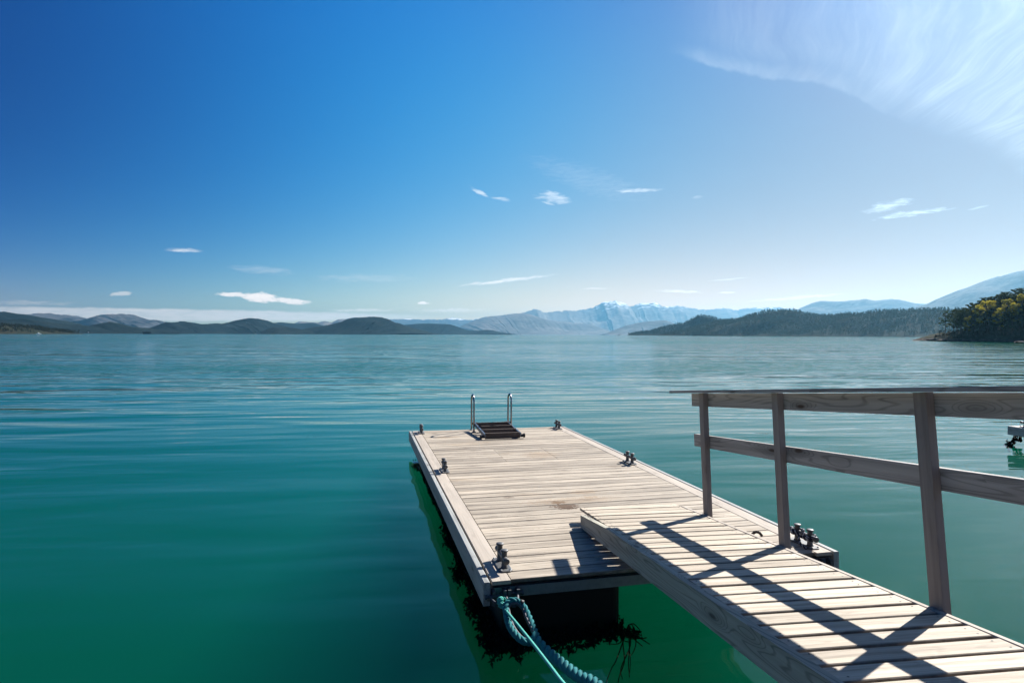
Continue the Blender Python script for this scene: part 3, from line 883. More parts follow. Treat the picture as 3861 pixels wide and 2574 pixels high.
def pine_parts(seed, h):
    rng = random.Random(seed)
    tr = MB()
    lean = rng.uniform(-.04, .04) * h
    tr.tube(smooth_path([(0, 0, -0.6), (lean * .3, 0, h * .35), (lean * .7, .02 * h, h * .7), (lean, 0, h * .96)], 4), [0.16 * h / 9 * (1 - .85 * i / 12) for i in range(13)], 7)
    cl = []
    nb = rng.randint(13, 17)
    for i in range(nb):
        f = 0.30 + 0.66 * (i / (nb - 1))
        a = i * 2.4 + rng.uniform(-.5, .5)
        L = h * (0.30 * (1 - f) ** 0.55 + 0.05) * rng.uniform(.75, 1.2)
        x0 = lean * f
        tip = (x0 + L * math.cos(a), L * math.sin(a), h * f + L * 0.22)
        tr.tube([(x0, 0, h * f), (x0 + L * .55 * math.cos(a), L * .55 * math.sin(a), h * f + L * .06), tip], [0.045, 0.03, 0.012], 4)
        r = 0.065 * h * rng.uniform(.8, 1.35) * (1.15 - .4 * f)
        cl.append((tip[0], tip[1], tip[2] + .1, r * 1.25, r * 1.25, r * .5))
        cl.append((x0 + L * .55 * math.cos(a + .3), L * .55 * math.sin(a + .3), h * f + .1, r * .9, r * .9, r * .4))
    cl.append((lean, 0, h * .97, .06 * h, .06 * h, .05 * h))
    return tr, leaf_mesh(cl, 46, 0.17, seed)


def leafy_parts(seed, h, spread=0.2, per=44, size=0.15, low=0.32):
    rng = random.Random(seed)
    tr = MB()
    tr.tube([(0, 0, -0.6), (.04 * h, 0, h * .4), (.02 * h, .03 * h, h * .85)], [.012 * h, .009 * h, .003 * h], 6)
    cl = []
    for i in range(22):
        f = rng.uniform(low, .98)
        a = rng.uniform(0, 6.28)
        L = h * spread * (1.05 - .55 * abs(f - .55) * 2) * rng.uniform(.35, 1.0)
        tip = (L * math.cos(a), L * math.sin(a), h * f)
        tr.tube([(.03 * h, .01 * h, h * max(.25, f - .22)), (tip[0] * .6, tip[1] * .6, h * (f - .06)), tip], [.004 * h, .003 * h, .0015 * h], 4)
        r = h * .055 * rng.uniform(.7, 1.3)
        cl.append((*tip, r * 1.1, r * 1.1, r * .8))
    return tr, leaf_mesh(cl, per, size, seed, 0.8)


TREES = {}
for key, n_, hh in (('pine', 4, 9.0), ('birch', 3, 8.0), ('scrub', 3, 6.0)):
    for i in range(n_):
        tr, (lv, lf) = pine_parts(20 + i, hh) if key == 'pine' else leafy_parts(50 + i + (9 if key == 'scrub' else 0), hh, 0.27 if key == 'birch' else 0.26, 85 if key == 'birch' else 42, 0.16, 0.30 if key == 'birch' else 0.15)
        TREES[key, i] = (tr.mesh(key + '_trunk', M['bark' if key != 'birch' else 'birchbark'], True),
                         array_mesh(key + '_crown', lv, lf, M[key]))


def ground(name, x, y):
    V = SURF[name]
    d = (V[..., 0] - x) ** 2 + (V[..., 1] - y) ** 2
    i, j = np.unravel_index(np.argmin(d), d.shape)
    # inverse-distance blend of the nearest samples
    i0, i1, j0, j1 = max(i - 1, 0), i + 2, max(j - 1, 0), j + 2
    wv_ = 1.0 / (d[i0:i1, j0:j1] + 0.05)
    return float((V[i0:i1, j0:j1, 2] * wv_).sum() / wv_.sum())


def tree(kind, var, x, y, sc, label, group, name, rot=0.0, scz=1.0):
    z = ground('right_headland', x, y)
    m = T(x, y, z) @ RZ(rot)
    t = thing(name, label, 'tree', m, group)
    s = Matrix.Diagonal((sc, sc, sc * scz, 1))
    a, b = TREES[kind, var]
    obj('trunk', a, t, local=s)
    obj('crown', b, t, local=s)
    return t


HV = SURF['right_headland']


def on_head(u, back):
    """u along the headland 0..1, back in metres behind (+) or before (-) the crest"""
    P = RIDGE['right_headland']
    f = u * (len(P) - 1)
    i = min(int(f), len(P) - 2)
    p = Vector(P[i]).lerp(Vector(P[i + 1]), f - i)
    d = (Vector(P[-1]) - Vector(P[0])).xy.normalized()
    return p.x - d.y * back, p.y + d.x * back


def polar(az_, dist):
    """a spot by compass bearing and distance from the landing"""
    return -.86 + dist * math.sin(R(az_)), -4.49 + dist * math.cos(R(az_))


rg = random.Random(12)


def slope_spots(az_):
    """distances along one bearing where the headland stands above the rocks, far to near"""
    out = []
    d = 366.0
    while d > 270:
        x, y = polar(az_, d)
        dd = (HV[..., 0] - x) ** 2 + (HV[..., 1] - y) ** 2
        if dd.min() < 12 and ground('right_headland', x, y) > WATER + 1.5:
            out.append(d)
        d -= 1.0
    return out


tree('pine', 0, *polar(47.62, 337), 1.05, 'lone dark pine at the left tip of the rocky headland, its trunk bare below', None, 'pine_tree', 20)
tree('pine', 1, *polar(48.12, 336), 1.10, 'second dark pine from the tip of the headland, close behind the lone one', None, 'pine_tree', 80)
PINES = (('dark pine on the skyline of the headland wood', 'pines on the headland skyline'), ('dark pine in the shade behind the yellow birches', 'pines behind the headland birches'),
         ('dark pine low on the headland slope among the birches', 'pines low on the headland slope'))
k_ = 0
a_ = 48.35
while a_ < 53.0:
    sp_ = slope_spots(a_)
    if sp_:
        top = max(sp_, key=lambda d: ground('right_headland', *polar(a_, d)))
        low = min(sp_)
        rows = [d for d in np.arange(low + 2.5, top + 9, 6.5)]
        for d in rows:
            f = (d - low) / max(top - low, 1)
            lb, gp = PINES[0] if f > .85 else PINES[1] if f > .4 else PINES[2]
            tree('pine', k_ % 4, *polar(a_ + rg.uniform(-.08, .08), min(d + rg.uniform(-2, 2), max(sp_))), rg.uniform(.72, .95) + .12 * min(f, 1), lb, gp, 'pine_tree', k_ * 67)
            k_ += 1
    a_ += .27
for i, (a_, up_, v, s_, lb) in enumerate([(48.95, 2, 0, .85, 'small yellow-green birch, leftmost on the headland'), (49.35, 4, 1, 1.05, 'second yellow-green birch from the left on the headland'),
                                         (49.7, 7, 0, 1.2, 'yellow-green birch just left of the tallest birch'), (50.1, 5, 2, 1.45, 'tallest and brightest yellow birch on the headland'),
                                         (50.45, 9, 1, 1.3, 'bright yellow birch just right of the tallest one'), (50.85, 3, 0, 1.15, 'yellow birch with a drooping crown, fourth from the right edge'),
                                         (51.3, 7, 1, 1.35, 'sparse yellow-green birch, third from the right edge of the photo'), (51.75, 4, 2, 1.2, 'low yellow-green birch, second from the right edge of the photo'),
                                         (52.1, 8, 2, 1.4, 'yellow-green birch at the right edge of the photo')]):
    tree('birch', v, *polar(a_, min(slope_spots(a_)) + up_), s_, lb, None, 'birch_tree', i * 50)
for i in range(30):
    a_ = 47.3 + 5.7 * i / 29
    sp_ = slope_spots(a_)
    d = (min(sp_) if sp_ else 338) + rg.uniform(-1.5, 2)
    tree('scrub', i % 3, *polar(a_, d), rg.uniform(.3, .55), 'low leafless scrub tree at the foot of the headland wood', 'scrub along the headland shore', 'scrub_tree', i * 77)


def far_wood(name, surf, count, seed, hmin, hmax, u_lo, label):
    """a wood too far off to tell its trees apart: tufts of leaf quads spread over the slope"""
    rng = np.random.default_rng(seed)
    V = SURF[surf]
    n, rows = V.shape[:2]
    i = rng.random(count) * (n - 1.001)
    j = (rows // 2) + (rng.random(count) ** 1.15 * (1 + u_lo) - u_lo) * (rows // 2 - 0.6)
    i0, j0 = i.astype(int), np.clip(j.astype(int), 0, rows - 2)
    fi, fj = (i - i0)[:, None], (j - j0)[:, None]
    p = (V[i0, j0] * (1 - fi) + V[np.minimum(i0 + 1, n - 1), j0] * fi) * (1 - fj) + (V[i0, j0 + 1] * (1 - fi) + V[np.minimum(i0 + 1, n - 1), j0 + 1] * fi) * fj
    keep = p[:, 2] > WATER + 1.2
    p = p[keep]
    c = len(p)
    hgt = hmin + (hmax - hmin) * rng.random(c) ** 1.5
    per = 16
    a = rng.random((c, per)) * 6.283
    f = rng.random((c, per))
    rad = hgt[:, None] * (.20 * (1.08 - f) + .05) * np.sqrt(rng.random((c, per)))
    ctr = np.stack([p[:, None, 0] + rad * np.cos(a), p[:, None, 1] + rad * np.sin(a), p[:, None, 2] + hgt[:, None] * (.12 + .86 * f)], -1).reshape(-1, 3)
    sz = (np.repeat(hgt, per) * .10 * (.6 + .8 * rng.random(c * per)))[:, None]
    u = rng.normal(size=(c * per, 3))
    u /= np.linalg.norm(u, axis=1)[:, None]
    v = np.cross(u, rng.normal(size=(c * per, 3)))
    v /= np.linalg.norm(v, axis=1)[:, None]
    q = np.stack([ctr - u * sz - v * sz * .7, ctr + u * sz - v * sz * .6, ctr + u * sz * .8 + v * sz * .7, ctr - u * sz * .7 + v * sz * .7], 1).reshape(-1, 3)
    tag(obj(name, array_mesh(name, q, np.arange(len(q)).reshape(-1, 4), M['forest'])), label, kind='stuff')


far_wood('island_forest', 'wooded_island', 9000, 1, 5, 10, .12, 'dense dark pine forest covering the long island')
far_wood('islet_forest', 'wooded_islet', 2600, 2, 5, 10, .12, 'dark pine forest on the small sloping islet')
far_wood('shore_forest', 'left_wooded_shore', 1500, 3, 4, 8, .2, 'green wood along the far left shore')

# rocks at the foot of the headland
def boulder(sx, sy, sz, seed):
    bm = bmesh.new()
    bmesh.ops.create_icosphere(bm, subdivisions=3, radius=1.0)
    for v in bm.verts:
        n1 = noise.fractal(v.co * 1.3 + Vector((seed * 3.1, seed, 0)), 1.0, 2.0, 5)
        v.co *= 1 + .32 * n1
        v.co.z = max(v.co.z, -.35)
        v.co.x *= sx
        v.co.y *= sy
        v.co.z *= sz * (.75 if v.co.z > 0 else 1)
    me = bpy.data.meshes.new('shore_rock')
    bm.to_mesh(me)
    bm.free()
    me.materials.append(M['rock'])
    me.shade_smooth()
    return me


for i, (az_, d_, sx, sy, sz, lb) in enumerate([
        (46.85, 338, 2.2, 1.6, 1.35, 'pale sloping shore rock at the outermost tip of the headland'),
        (46.45, 336, 1.9, 1.2, .45, 'lowest dark rock shelf running into the water at the headland tip'),
        (47.55, 331, 3.2, 1.8, .9, 'broad pinkish shore rock below the lone pine'),
        (48.25, 325, 3.0, 1.8, .8, 'rounded pinkish shore rock between the pine and the birches'),
        (48.95, 319, 3.0, 1.6, .5, 'flat wet rock shelf below the small birch'),
        (50.2, 307, 3.8, 1.8, .5, 'low dark rock shelf below the tallest birch'),
        (51.2, 299, 4.0, 2.0, 1.0, 'long pale shore rock near the right edge of the headland'),
        (51.95, 294, 3.6, 2.0, 1.25, 'high pale shore rock under the rightmost birch'),
        (52.0, 262, 2.6, 1.5, .7, 'dark wet skerry in front of the headland at the right edge')]):
    while d_ > 280 and ground('right_headland', *polar(az_, d_)) > WATER + .15:
        d_ -= .5
    x, y = polar(az_, d_ - .4)
    tag(obj('shore_rock', boulder(sx, sy, sz, i + 1), mat4=T(x, y, WATER + .05) @ RZ(-38 + i * 7)), lb, 'rock')
x, y = polar(47.05, 331)
t = thing('mooring_post', 'dark wooden mooring post on the rocks at the headland tip', 'post', T(x, y, WATER + .5))
obj('pile', MB().lathe([(.32, -.5), (.32, 1.75)], seg=10).mesh('pile', M['barge']), t, local=Matrix.Identity(4))
obj('cap', MB().lathe([(.48, 1.75), (.5, 2.0), (.35, 2.1)], seg=10).mesh('cap', M['barge']), t, local=Matrix.Identity(4))

# ------------------------------------------------------------------ far boats and buildings
def boathouse(x, y, rot, wd, label, name='boathouse', dep=6, h=3.0):
    t = thing(name, label, 'boathouse', T(x, y, WATER) @ RZ(rot))
    I = Matrix.Identity(4)
    wl = obj('wall', MB().add([(-wd / 2, -dep / 2, .3), (wd / 2, -dep / 2, .3), (wd / 2, dep / 2, .3), (-wd / 2, dep / 2, .3),
                          (-wd / 2, -dep / 2, h), (wd / 2, -dep / 2, h), (wd / 2, dep / 2, h), (-wd / 2, dep / 2, h), (0, -dep / 2, h + wd * .4), (0, dep / 2, h + wd * .4)],
                         [(0, 1, 5, 8, 4), (2, 3, 7, 9, 6), (1, 2, 6, 5), (3, 0, 4, 7)]).mesh('wall', M['white']), t, local=I)
    e = .35
    r = MB()
    for s_ in (-1, 1):
        r.add([(0, -dep / 2 - e, h + wd * .4 + .06), (0, dep / 2 + e, h + wd * .4 + .06), (s_ * (wd / 2 + e), dep / 2 + e, h - e * .6), (s_ * (wd / 2 + e), -dep / 2 - e, h - e * .6),
               (0, -dep / 2 - e, h + wd * .4 + .22), (0, dep / 2 + e, h + wd * .4 + .22), (s_ * (wd / 2 + e), dep / 2 + e, h - e * .6 + .16), (s_ * (wd / 2 + e), -dep / 2 - e, h - e * .6 + .16)],
              [(0, 1, 2, 3), (4, 5, 6, 7), (0, 3, 7, 4), (1, 2, 6, 5), (3, 2, 6, 7)])
    obj('roof', r.mesh('roof', M['roof']), t, local=I)
    obj('door', MB().box(-wd * .2, wd * .2, -dep / 2 - .05, -dep / 2 - .002, .35, 2.4).mesh('door', M['barge']), t, local=I)
    obj('quay', MB().box(-wd / 2 - 1, wd / 2 + 1, -dep / 2 - 2.5, dep / 2, -.6, .3).mesh('quay', M['rock']), t, local=I)
    return t


boathouse(-654.6, 1411, 25, 2.8, 'white boathouse on the far left shore, left of the other one')
boathouse(-641, 1418, 25, 3.2, 'white boathouse on the far left shore, right of the other one')
boathouse(-950, 2560, 20, 5.0, 'tiny white house alone at the foot of the far hills', 'shore_house', 6, 4.5)['category'] = 'house'


def motor_boat(x, y, rot, L, label, mh, mc, name):
    t = thing(name, label, 'boat', T(x, y, WATER) @ RZ(rot))
    I = Matrix.Identity(4)
    st = []
    for f, hw, zk, zt in ((-.5, .30, -.3, .85), (-.2, .34, -.4, .8), (.15, .30, -.4, .95), (.38, .16, -.3, 1.2), (.5, .015, .1, 1.45)):
        b = hw * L * .55
        st.append([(f * L, -b, zt), (f * L, -b * .7, zk * .2), (f * L, 0, zk), (f * L, b * .7, zk * .2), (f * L, b, zt)])
    v = [p for s_ in st for p in s_]
    f = [(i * 5 + j, i * 5 + j + 1, (i + 1) * 5 + j + 1, (i + 1) * 5 + j) for i in range(4) for j in range(4)]
    f += [(i * 5, (i + 1) * 5, (i + 1) * 5 + 4, i * 5 + 4) for i in range(4)] + [(0, 1, 2, 3, 4)]
    obj('hull', MB().add(v, f).mesh('hull', mh), t, local=I)
    obj('wheelhouse', MB().box(-.22 * L, .08 * L, -.1 * L, .1 * L, .7, 2.7).box(-.24 * L, .1 * L, -.11 * L, .11 * L, 2.7, 2.85).mesh('wheelhouse', mc), t, local=I)
    obj('mast', MB().tube([(-.1 * L, 0, 2.8), (-.1 * L, 0, 4.4)], .08, 6).mesh('mast', M['barge']), t, local=I)
    return t


motor_boat(-594, 1372, 8, 8, 'white motor boat near the far left shore', M['white'], M['white'], 'motor_boat')
motor_boat(855, 2022, 190, 11, 'small dark fishing boat out on the middle of the fjord', M['hull_dark'], M['hull_dark'], 'fishing_boat')

t = thing('fish_farm_barge', 'long low dark fish farm raft with a flat-roofed shed at its left end', 'barge', T(-540, 1920, WATER) @ RZ(15.5) @ Matrix.Scale(.68, 4))
I4 = Matrix.Identity(4)
obj('raft', MB().box(-68, 72, -4, 4, -.5, 1.3).mesh('raft', M['barge']), t, local=I4)
obj('shed', MB().box(-58, -32, -3, 3, 1.3, 6.4).mesh('shed', M['barge']), t, local=I4)
obj('roof', MB().box(-62, -28, -4, 4, 6.4, 8.6).mesh('roof', M['roof']), t, local=I4)

# ------------------------------------------------------------------ the rocky bank the picture was taken from (below the frame)
def bank():
    nx, ny = 60, 44
    V = np.zeros((nx, ny, 3))
    for i in range(nx):
        for j in range(ny):
            x, y = -9 + 20 * i / (nx - 1), -10 + 8.3 * j / (ny - 1)
            d = -2.1 + .25 * math.sin(x * 1.1) - y                # metres behind the water's edge
            f = noise.fractal(Vector((x * .8, y * .8, 2.0)), 1.0, 2.0, 5)
            z = WATER + d * (.42 if d > 0 else .8) + .14 * f
            V[i, j] = (x, y, min(z, WATER + .75 + .1 * f))
    idx = np.arange(nx * ny).reshape(nx, ny)
    F = np.stack([idx[:-1, :-1], idx[1:, :-1], idx[1:, 1:], idx[:-1, 1:]], -1).reshape(-1, 4)
    return array_mesh('rocky_bank', V.reshape(-1, 3), F, M['rock'], True)


tag(obj('rocky_bank', bank()), kind='structure')

# ------------------------------------------------------------------ pontoon
PW, PL = 3.0, 7.33
GAL = M['galv']


def scatter_growth(x0, x1, y0, y1, ztop, zbot, n, seed, clumps=()):
    """mussels and weed hanging ragged round the foot of a float"""
    rng = np.random.default_rng(seed)
    per = 2 * ((x1 - x0) + (y1 - y0))
    s = rng.random(n) * per
    X = np.empty(n)
    Y = np.empty(n)
    NX = np.zeros(n)
    NY = np.zeros(n)
    for k_ in range(n):
        a = s[k_]
        if a < x1 - x0:
            X[k_], Y[k_], NY[k_] = x0 + a, y0, -1
        elif a < (x1 - x0) + (y1 - y0):
            X[k_], Y[k_], NX[k_] = x1, y0 + a - (x1 - x0), 1
        elif a < 2 * (x1 - x0) + (y1 - y0):
            X[k_], Y[k_], NY[k_] = x1 - (a - (x1 - x0) - (y1 - y0)), y1, 1
        else:
            X[k_], Y[k_], NX[k_] = x0, y1 - (a - 2 * (x1 - x0) - (y1 - y0)), -1
    swell = np.array([noise.fractal(Vector((x * 2.2, y * 2.2, seed)), 1.0, 2.0, 4) for x, y in zip(X, Y)])
    z = ztop + (zbot - ztop) * rng.random(n) ** .5 - .05 * np.maximum(swell, 0) * (rng.random(n) < .5)
    out = .004 + .018 * rng.random(n) * np.clip((ztop - z) * 8, 0, 1) + .03 * np.maximum(swell, 0)
    ctr = np.stack([X + NX * out, Y + NY * out, z], 1)
    size = .010 + .020 * rng.random(n)
    for (cx, cy_, cz, r, m_) in clumps:
        q = rng.normal(size=(m_, 3)) * (r * .4, r * .7, r * .42) + (cx, cy_, cz)
        ctr = np.concatenate([ctr, q])
        size = np.concatenate([size, .010 + .022 * rng.random(m_)])
    N = len(ctr)
    u = rng.normal(size=(N, 3))
    u[:, 2] -= .7
    u /= np.linalg.norm(u, axis=1)[:, None]
    v = np.cross(u, rng.normal(size=(N, 3)))
    v /= np.linalg.norm(v, axis=1)[:, None]
    w_ = np.cross(u, v)
    s_ = size[:, None]
    q = np.stack([ctr - u * s_ * .6, ctr + v * s_ * .55, ctr + w_ * s_ * .5 - v * s_ * .2, ctr - w_ * s_ * .5 - v * s_ * .2, ctr + u * s_ * 1.5], 1).reshape(-1, 3)
    b = np.arange(N)[:, None] * 5
    F = np.concatenate([b + f for f in np.array([(0, 1, 2), (0, 2, 3), (0, 3, 1), (4, 2, 1), (4, 3, 2), (4, 1, 3)])])
    return q, F


def float_mesh(x0, x1, y0, y1, z0, z1, r=.07):
    ring = []
    for cx, cy_, a0 in ((x1 - r, y0 + r, -90), (x1 - r, y1 - r, 0), (x0 + r, y1 - r, 90), (x0 + r, y0 + r, 180)):
        for k_ in range(5):
            a = R(a0 + 90 * k_ / 4)
            ring.append((cx + r * math.cos(a), cy_ + r * math.sin(a)))
    n = len(ring)
    v = [(x, y, z) for z in (z0, z1) for x, y in ring]
    return MB().add(v, [tuple(range(n - 1, -1, -1)), tuple(range(n, 2 * n))] + [(i, (i + 1) % n, n + (i + 1) % n, n + i) for i in range(n)])


def build_pontoon(mat4, label, main):
    P = thing('pontoon', label, 'pontoon', mat4 @ T(PW / 2, PL / 2, WATER))
    W4 = lambda x, y, z, rz=0.0, ry=0.0: mat4 @ T(x, y, z) @ RZ(rz) @ Matrix.Rotation(R(ry), 4, 'Y')
    rng = random.Random(11)
    pitch, y0, bw = .1565, .016, .1485
    full = MB().board(2.576, bw, .027).mesh('deck_board', M['deck'])
    cutl = MB().board(.932, bw, .027).mesh('deck_board_left', M['deck'])
    cutm = MB().board(.760, bw, .027).mesh('hatch_board', M['deck'])
    cutr = MB().board(.876, bw, .027).mesh('deck_board_right', M['deck'])
    last = MB().board(2.576, .112, .027).mesh('deck_board_last', M['deck'])
    hatch = None
    for k_ in range(47):
        yc = y0 + pitch * k_ + bw / 2 + rng.uniform(-.0035, .0035)
        z = rng.uniform(-.0012, .0012)
        tw = rng.uniform(-.05, .05)
        flip = 180 if k_ % 2 else 0
        if k_ == 46:
            obj('deck_board', last, P, W4(1.5, y0 + pitch * 46 + .056, z, flip))
        elif main and 27 <= k_ <= 32:
            if hatch is None:
                hatch = obj('hatch', MB().box(1.17, 1.89, 4.26, 4.30, -.09, -.032).box(1.17, 1.89, 5.10, 5.14, -.09, -.032).mesh('hatch', GAL), P, mat4)
            obj('deck_board', cutl, P, W4(.212 + .466, yc, z, flip + tw))
            obj('hatch_board', cutm, hatch, W4(1.5285, yc, z - .001, flip - tw))
            obj('deck_board', cutr, P, W4(2.788 - .438, yc, z, flip + tw))
        else:
            obj('deck_board', full, P, W4(1.5, yc, z, flip + tw))
    # the wide boards along each side, then the fascia that stands on edge outside them
    for sx, xc, xf in ((-1, .136, .0255), (1, 2.8665, 2.9745)):
        for ya, yb in ((.0, 3.64), (3.648, PL)):
            eb = MB().board(yb - ya, .141 if sx < 0 else .146, .028).mesh('edge_board', M['edge'])
            obj('edge_board', eb, P, W4(xc, (ya + yb) / 2, .001, 90))
            sb = MB().board(yb - ya + .01, .049, .171, .006).mesh('side_board', M['side'])
            obj('side_board', sb, P, W4(xf, (ya + yb) / 2 + (.004 if ya else -.004), .0025, 90))
    for yb in (.06, PL - .06):
        obj('end_beam', MB().box(.056, PW - .056, yb - .035, yb + .035, -.132, -.056).mesh('end_beam', GAL), P, mat4)
    for xb in (.105, 1.02, 1.98, 2.895):
        obj('joist', MB().box(xb - .03, xb + .03, .11, PL - .11, -.135, -.033).mesh('joist', M['barge']), P, mat4)
    for kf, (xa, xb) in enumerate(((.15, 1.085), (1.915, 2.85))):
        fl = obj('float', float_mesh(xa, xb, .03, PL - .35, -.515, -.135).mesh('float', M['float'], False), P, mat4)
        cl = ()
        if kf == 0 and main:
            cl = ((.08, 6.45, -.46, .09, 260), (.14, 4.1, -.46, .06, 120), (.12, 2.85, -.47, .08, 220), (.11, 2.4, -.47, .09, 280), (.09, 1.5, -.47, .11, 420), (.13, 1.2, -.47, .07, 160),
                  (.08, .72, -.47, .10, 340), (.10, .36, -.47, .08, 260), (.10, .10, -.48, .10, 420), (.25, .04, -.49, .08, 260))
        q, F = scatter_growth(xa, xb, .03, PL - .35, -.375, -.54, 9000 if main else 1800, 4 + kf, cl)
        g = obj('mussel_growth', array_mesh('mussel_growth', q, F, M['mussel']), fl, mat4)
        g['kind'] = 'stuff'
    if main:
        # eye plates under the end beam at the near left corner, and at the right one
        for x_, yy in ((.075, .018), (.155, .018), (.19, .018), (.255, .018), (2.78, .018), (2.84, .018), (2.91, .018)):
            m_ = MB()
            m_.box(x_ - .011, x_ + .011, yy - .055, yy + .01, -.165, -.058)
            m_.tube([(x_ - .013, yy - .03, -.14), (x_ + .013, yy - .03, -.14)], .028, 10)
            obj('eye_plate', m_.mesh('eye_plate', M['iron']), P, mat4)
    return P


build_pontoon(Matrix.Identity(4), 'floating wooden pontoon with pale weathered deck boards and black floats', True)
# the neighbouring pontoon, only its outer corner in the picture
FAR = T(11.67, 5.52 - PL, .0)
build_pontoon(FAR, 'neighbouring wooden pontoon at the right edge, only one corner in sight', False)


# ------------------------------------------------------------------ mooring bollards
def bollard_parts():
    pl = MB()
    a, b, c = .052, .152, .02
    ring = [(-a + c, -b), (a - c, -b), (a, -b + c), (a, b - c), (a - c, b), (-a + c, b), (-a, b - c), (-a, -b + c)]
    v = [(x, y, 0) for x, y in ring] + [(x, y, .008) for x, y in ring] + [(x * .9, y * .97, .011) for x, y in ring]
    pl.add(v, [tuple(range(7, -1, -1)), tuple(range(16, 24))] + [(k_ * 8 + i, k_ * 8 + (i + 1) % 8, k_ * 8 + 8 + (i + 1) % 8, k_ * 8 + 8 + i) for k_ in (0, 1) for i in range(8)])
    post = MB().lathe([(.030, .011), (.0235, .020), (.0215, .05), (.0215, .128), (.024, .133), (.030, .137), (.0305, .143), (.027, .148), (.010, .150)], seg=18)
    bar = MB().tube([(0, -.165, .083), (0, -.163, .083), (0, -.15, .083), (0, -.125, .083), (0, .125, .083), (0, .15, .083), (0, .163, .083), (0, .165, .083)],
                    [.020, .0235, .0245, .0195, .0195, .0245, .0235, .020], 16)
    bolt = MB().lathe([(.008, .011), (.008, .016), (.005, .018)], seg=6)
    return pl.mesh('base_plate', M['cast']), post.mesh('post', M['cast'], True), bar.mesh('crossbar', M['cast'], True), bolt.mesh('bolt', M['galv'])


BP = bollard_parts()


def bollard(x, y, label, rot=0.0, group='mooring bollards on the pontoon', z=.002, sc=1.0):
    t = thing('mooring_bollard', label, 'bollard', T(x, y, z) @ RZ(rot) @ Matrix.Scale(sc, 4), group)
    obj('base_plate', BP[0], t, local=I4)
    for s_ in (-1, 1):
        obj('post', BP[1], t, local=T(0, s_ * .08, 0))
    obj('crossbar', BP[2], t, local=I4)
    for sx in (-1, 1):
        for sy in (-1, 1):
            obj('bolt', BP[3], t, local=T(sx * .036, sy * .133, 0))
    return t


first = bollard(.206, .300, 'grey double mooring bollard at the near left corner of the pontoon, above the teal rope')
for (x, y, lb) in ((.206, 3.80, 'double mooring bollard halfway along the left edge of the pontoon'), (.206, 7.08, 'double mooring bollard at the far left corner of the pontoon'),
                   (2.80, 7.10, 'double mooring bollard at the far right corner of the pontoon, right of the ladder'), (2.80, 3.76, 'double mooring bollard halfway along the right edge of the pontoon, left of the railing'),
                   (2.84, .222, 'double mooring bollard at the near right corner with the navy line wound on it')):
    copy_thing(first, T(x, y, .002), lb)
copy_thing(first, FAR @ T(.206, PL - .25, .002), 'double mooring bollard on the neighbouring pontoon at the right edge', 'bollards on the other pontoon')


# ------------------------------------------------------------------ bathing ladder, folded up on to the deck
lad = thing('bathing_ladder', 'steel bathing ladder with two tall hoops, folded up on the far deck end', 'ladder', T(1.5, 7.0, 0))
for xh in (1.152, 1.852):
    pts = [(xh, 7.225, .004), (xh, 7.225, .30), (xh, 7.225, .545)]
    for a in range(1, 12):
        an = math.pi * a / 12
        pts.append((xh, 7.095 + .13 * math.cos(an), .545 + .13 * math.sin(an)))
    pts += [(xh, 6.965, .545), (xh, 6.965, .30), (xh, 6.965, .004)]
    h = obj('hoop', MB().tube(pts, .0165, 12).mesh('hoop', M['chrome'], True), lad)
    for yy in (7.225, 6.965):
        obj('foot_flange', MB().lathe([(.038, .0015), (.038, .009), (.02, .014)], xh, yy, 14).mesh('foot_flange', M['galv']), h)
for s_, xs in ((-1, 1.190), (1, 1.815)):
    m_ = MB()
    q = [(xs - .013, 7.16, .105), (xs + .013, 7.16, .105), (xs + .013, 7.16, .165), (xs - .013, 7.16, .165),
         (xs - .013, 6.10, .035), (xs + .013, 6.10, .035), (xs + .013, 6.10, .10), (xs - .013, 6.10, .10)]
    m_.add(q, [(3, 2, 1, 0), (4, 5, 6, 7), (0, 1, 5, 4), (1, 2, 6, 5), (2, 3, 7, 6), (3, 0, 4, 7)])
    sr = obj('stringer', m_.mesh('stringer', M['ladder']), lad)
    obj('pivot', MB().tube([(xs - .055 * s_ * 0 - .05, 7.10, .145), (xs + .05, 7.10, .145)], .02, 10).mesh('pivot', M['black']), sr)
    obj('end_foot', MB().tube([(xs, 6.125, .05), (xs + s_ * .055, 6.125, .05)], .028, 12).tube([(xs + s_ * .055, 6.125, .05), (xs + s_ * .08, 6.125, .05)], .038, 12).mesh('end_foot', M['black']), sr)
td = MB().add([(-.305, -.016, -.055), (.305, -.016, -.055), (.305, .016, -.055), (-.305, .016, -.055), (-.305, -.016, .045), (.305, -.016, .045), (.305, .016, .045), (-.305, .016, .045)],
              [(3, 2, 1, 0), (4, 5, 6, 7), (0, 1, 5, 4), (1, 2, 6, 5), (2, 3, 7, 6), (3, 0, 4, 7)]).mesh('tread', M['tread'])
for k_ in range(4):
    yy = 6.13 + .29 * k_
    obj('tread', td, lad, T(1.5025, yy, .064 + .019 * k_ * 1.05))

# ------------------------------------------------------------------ gangway
GU, GVv, GW = Vector((-.0738, -.99293, .09294)), Vector((.99725, -.07412, 0)), Vector((.00689, .09268, .99567))
G0 = Vector((2.1858, 1.0651, .1364))


def GM(u, v, w_, along='u', skew=0.0):
    """matrix at gangway coordinates; local x runs along (u) the gangway, across it (v) or upright (w)"""
    o_ = G0 + GU * u + GVv * v + GW * w_
    if along == 'u':
        X, Y, Z = -GU, -GVv, GW
        Y = Z.cross(X)
    elif along == 'v':
        X = (GVv + GU * skew).normalized()
        Z = GW
        Y = Z.cross(X)
    else:
        X = (GW - GU * skew).normalized()
        Y = GVv
        Z = X.cross(Y)
    return Matrix(((X.x, Y.x, Z.x, o_.x), (X.y, Y.y, Z.y, o_.y), (X.z, Y.z, Z.z, o_.z), (0, 0, 0, 1)))


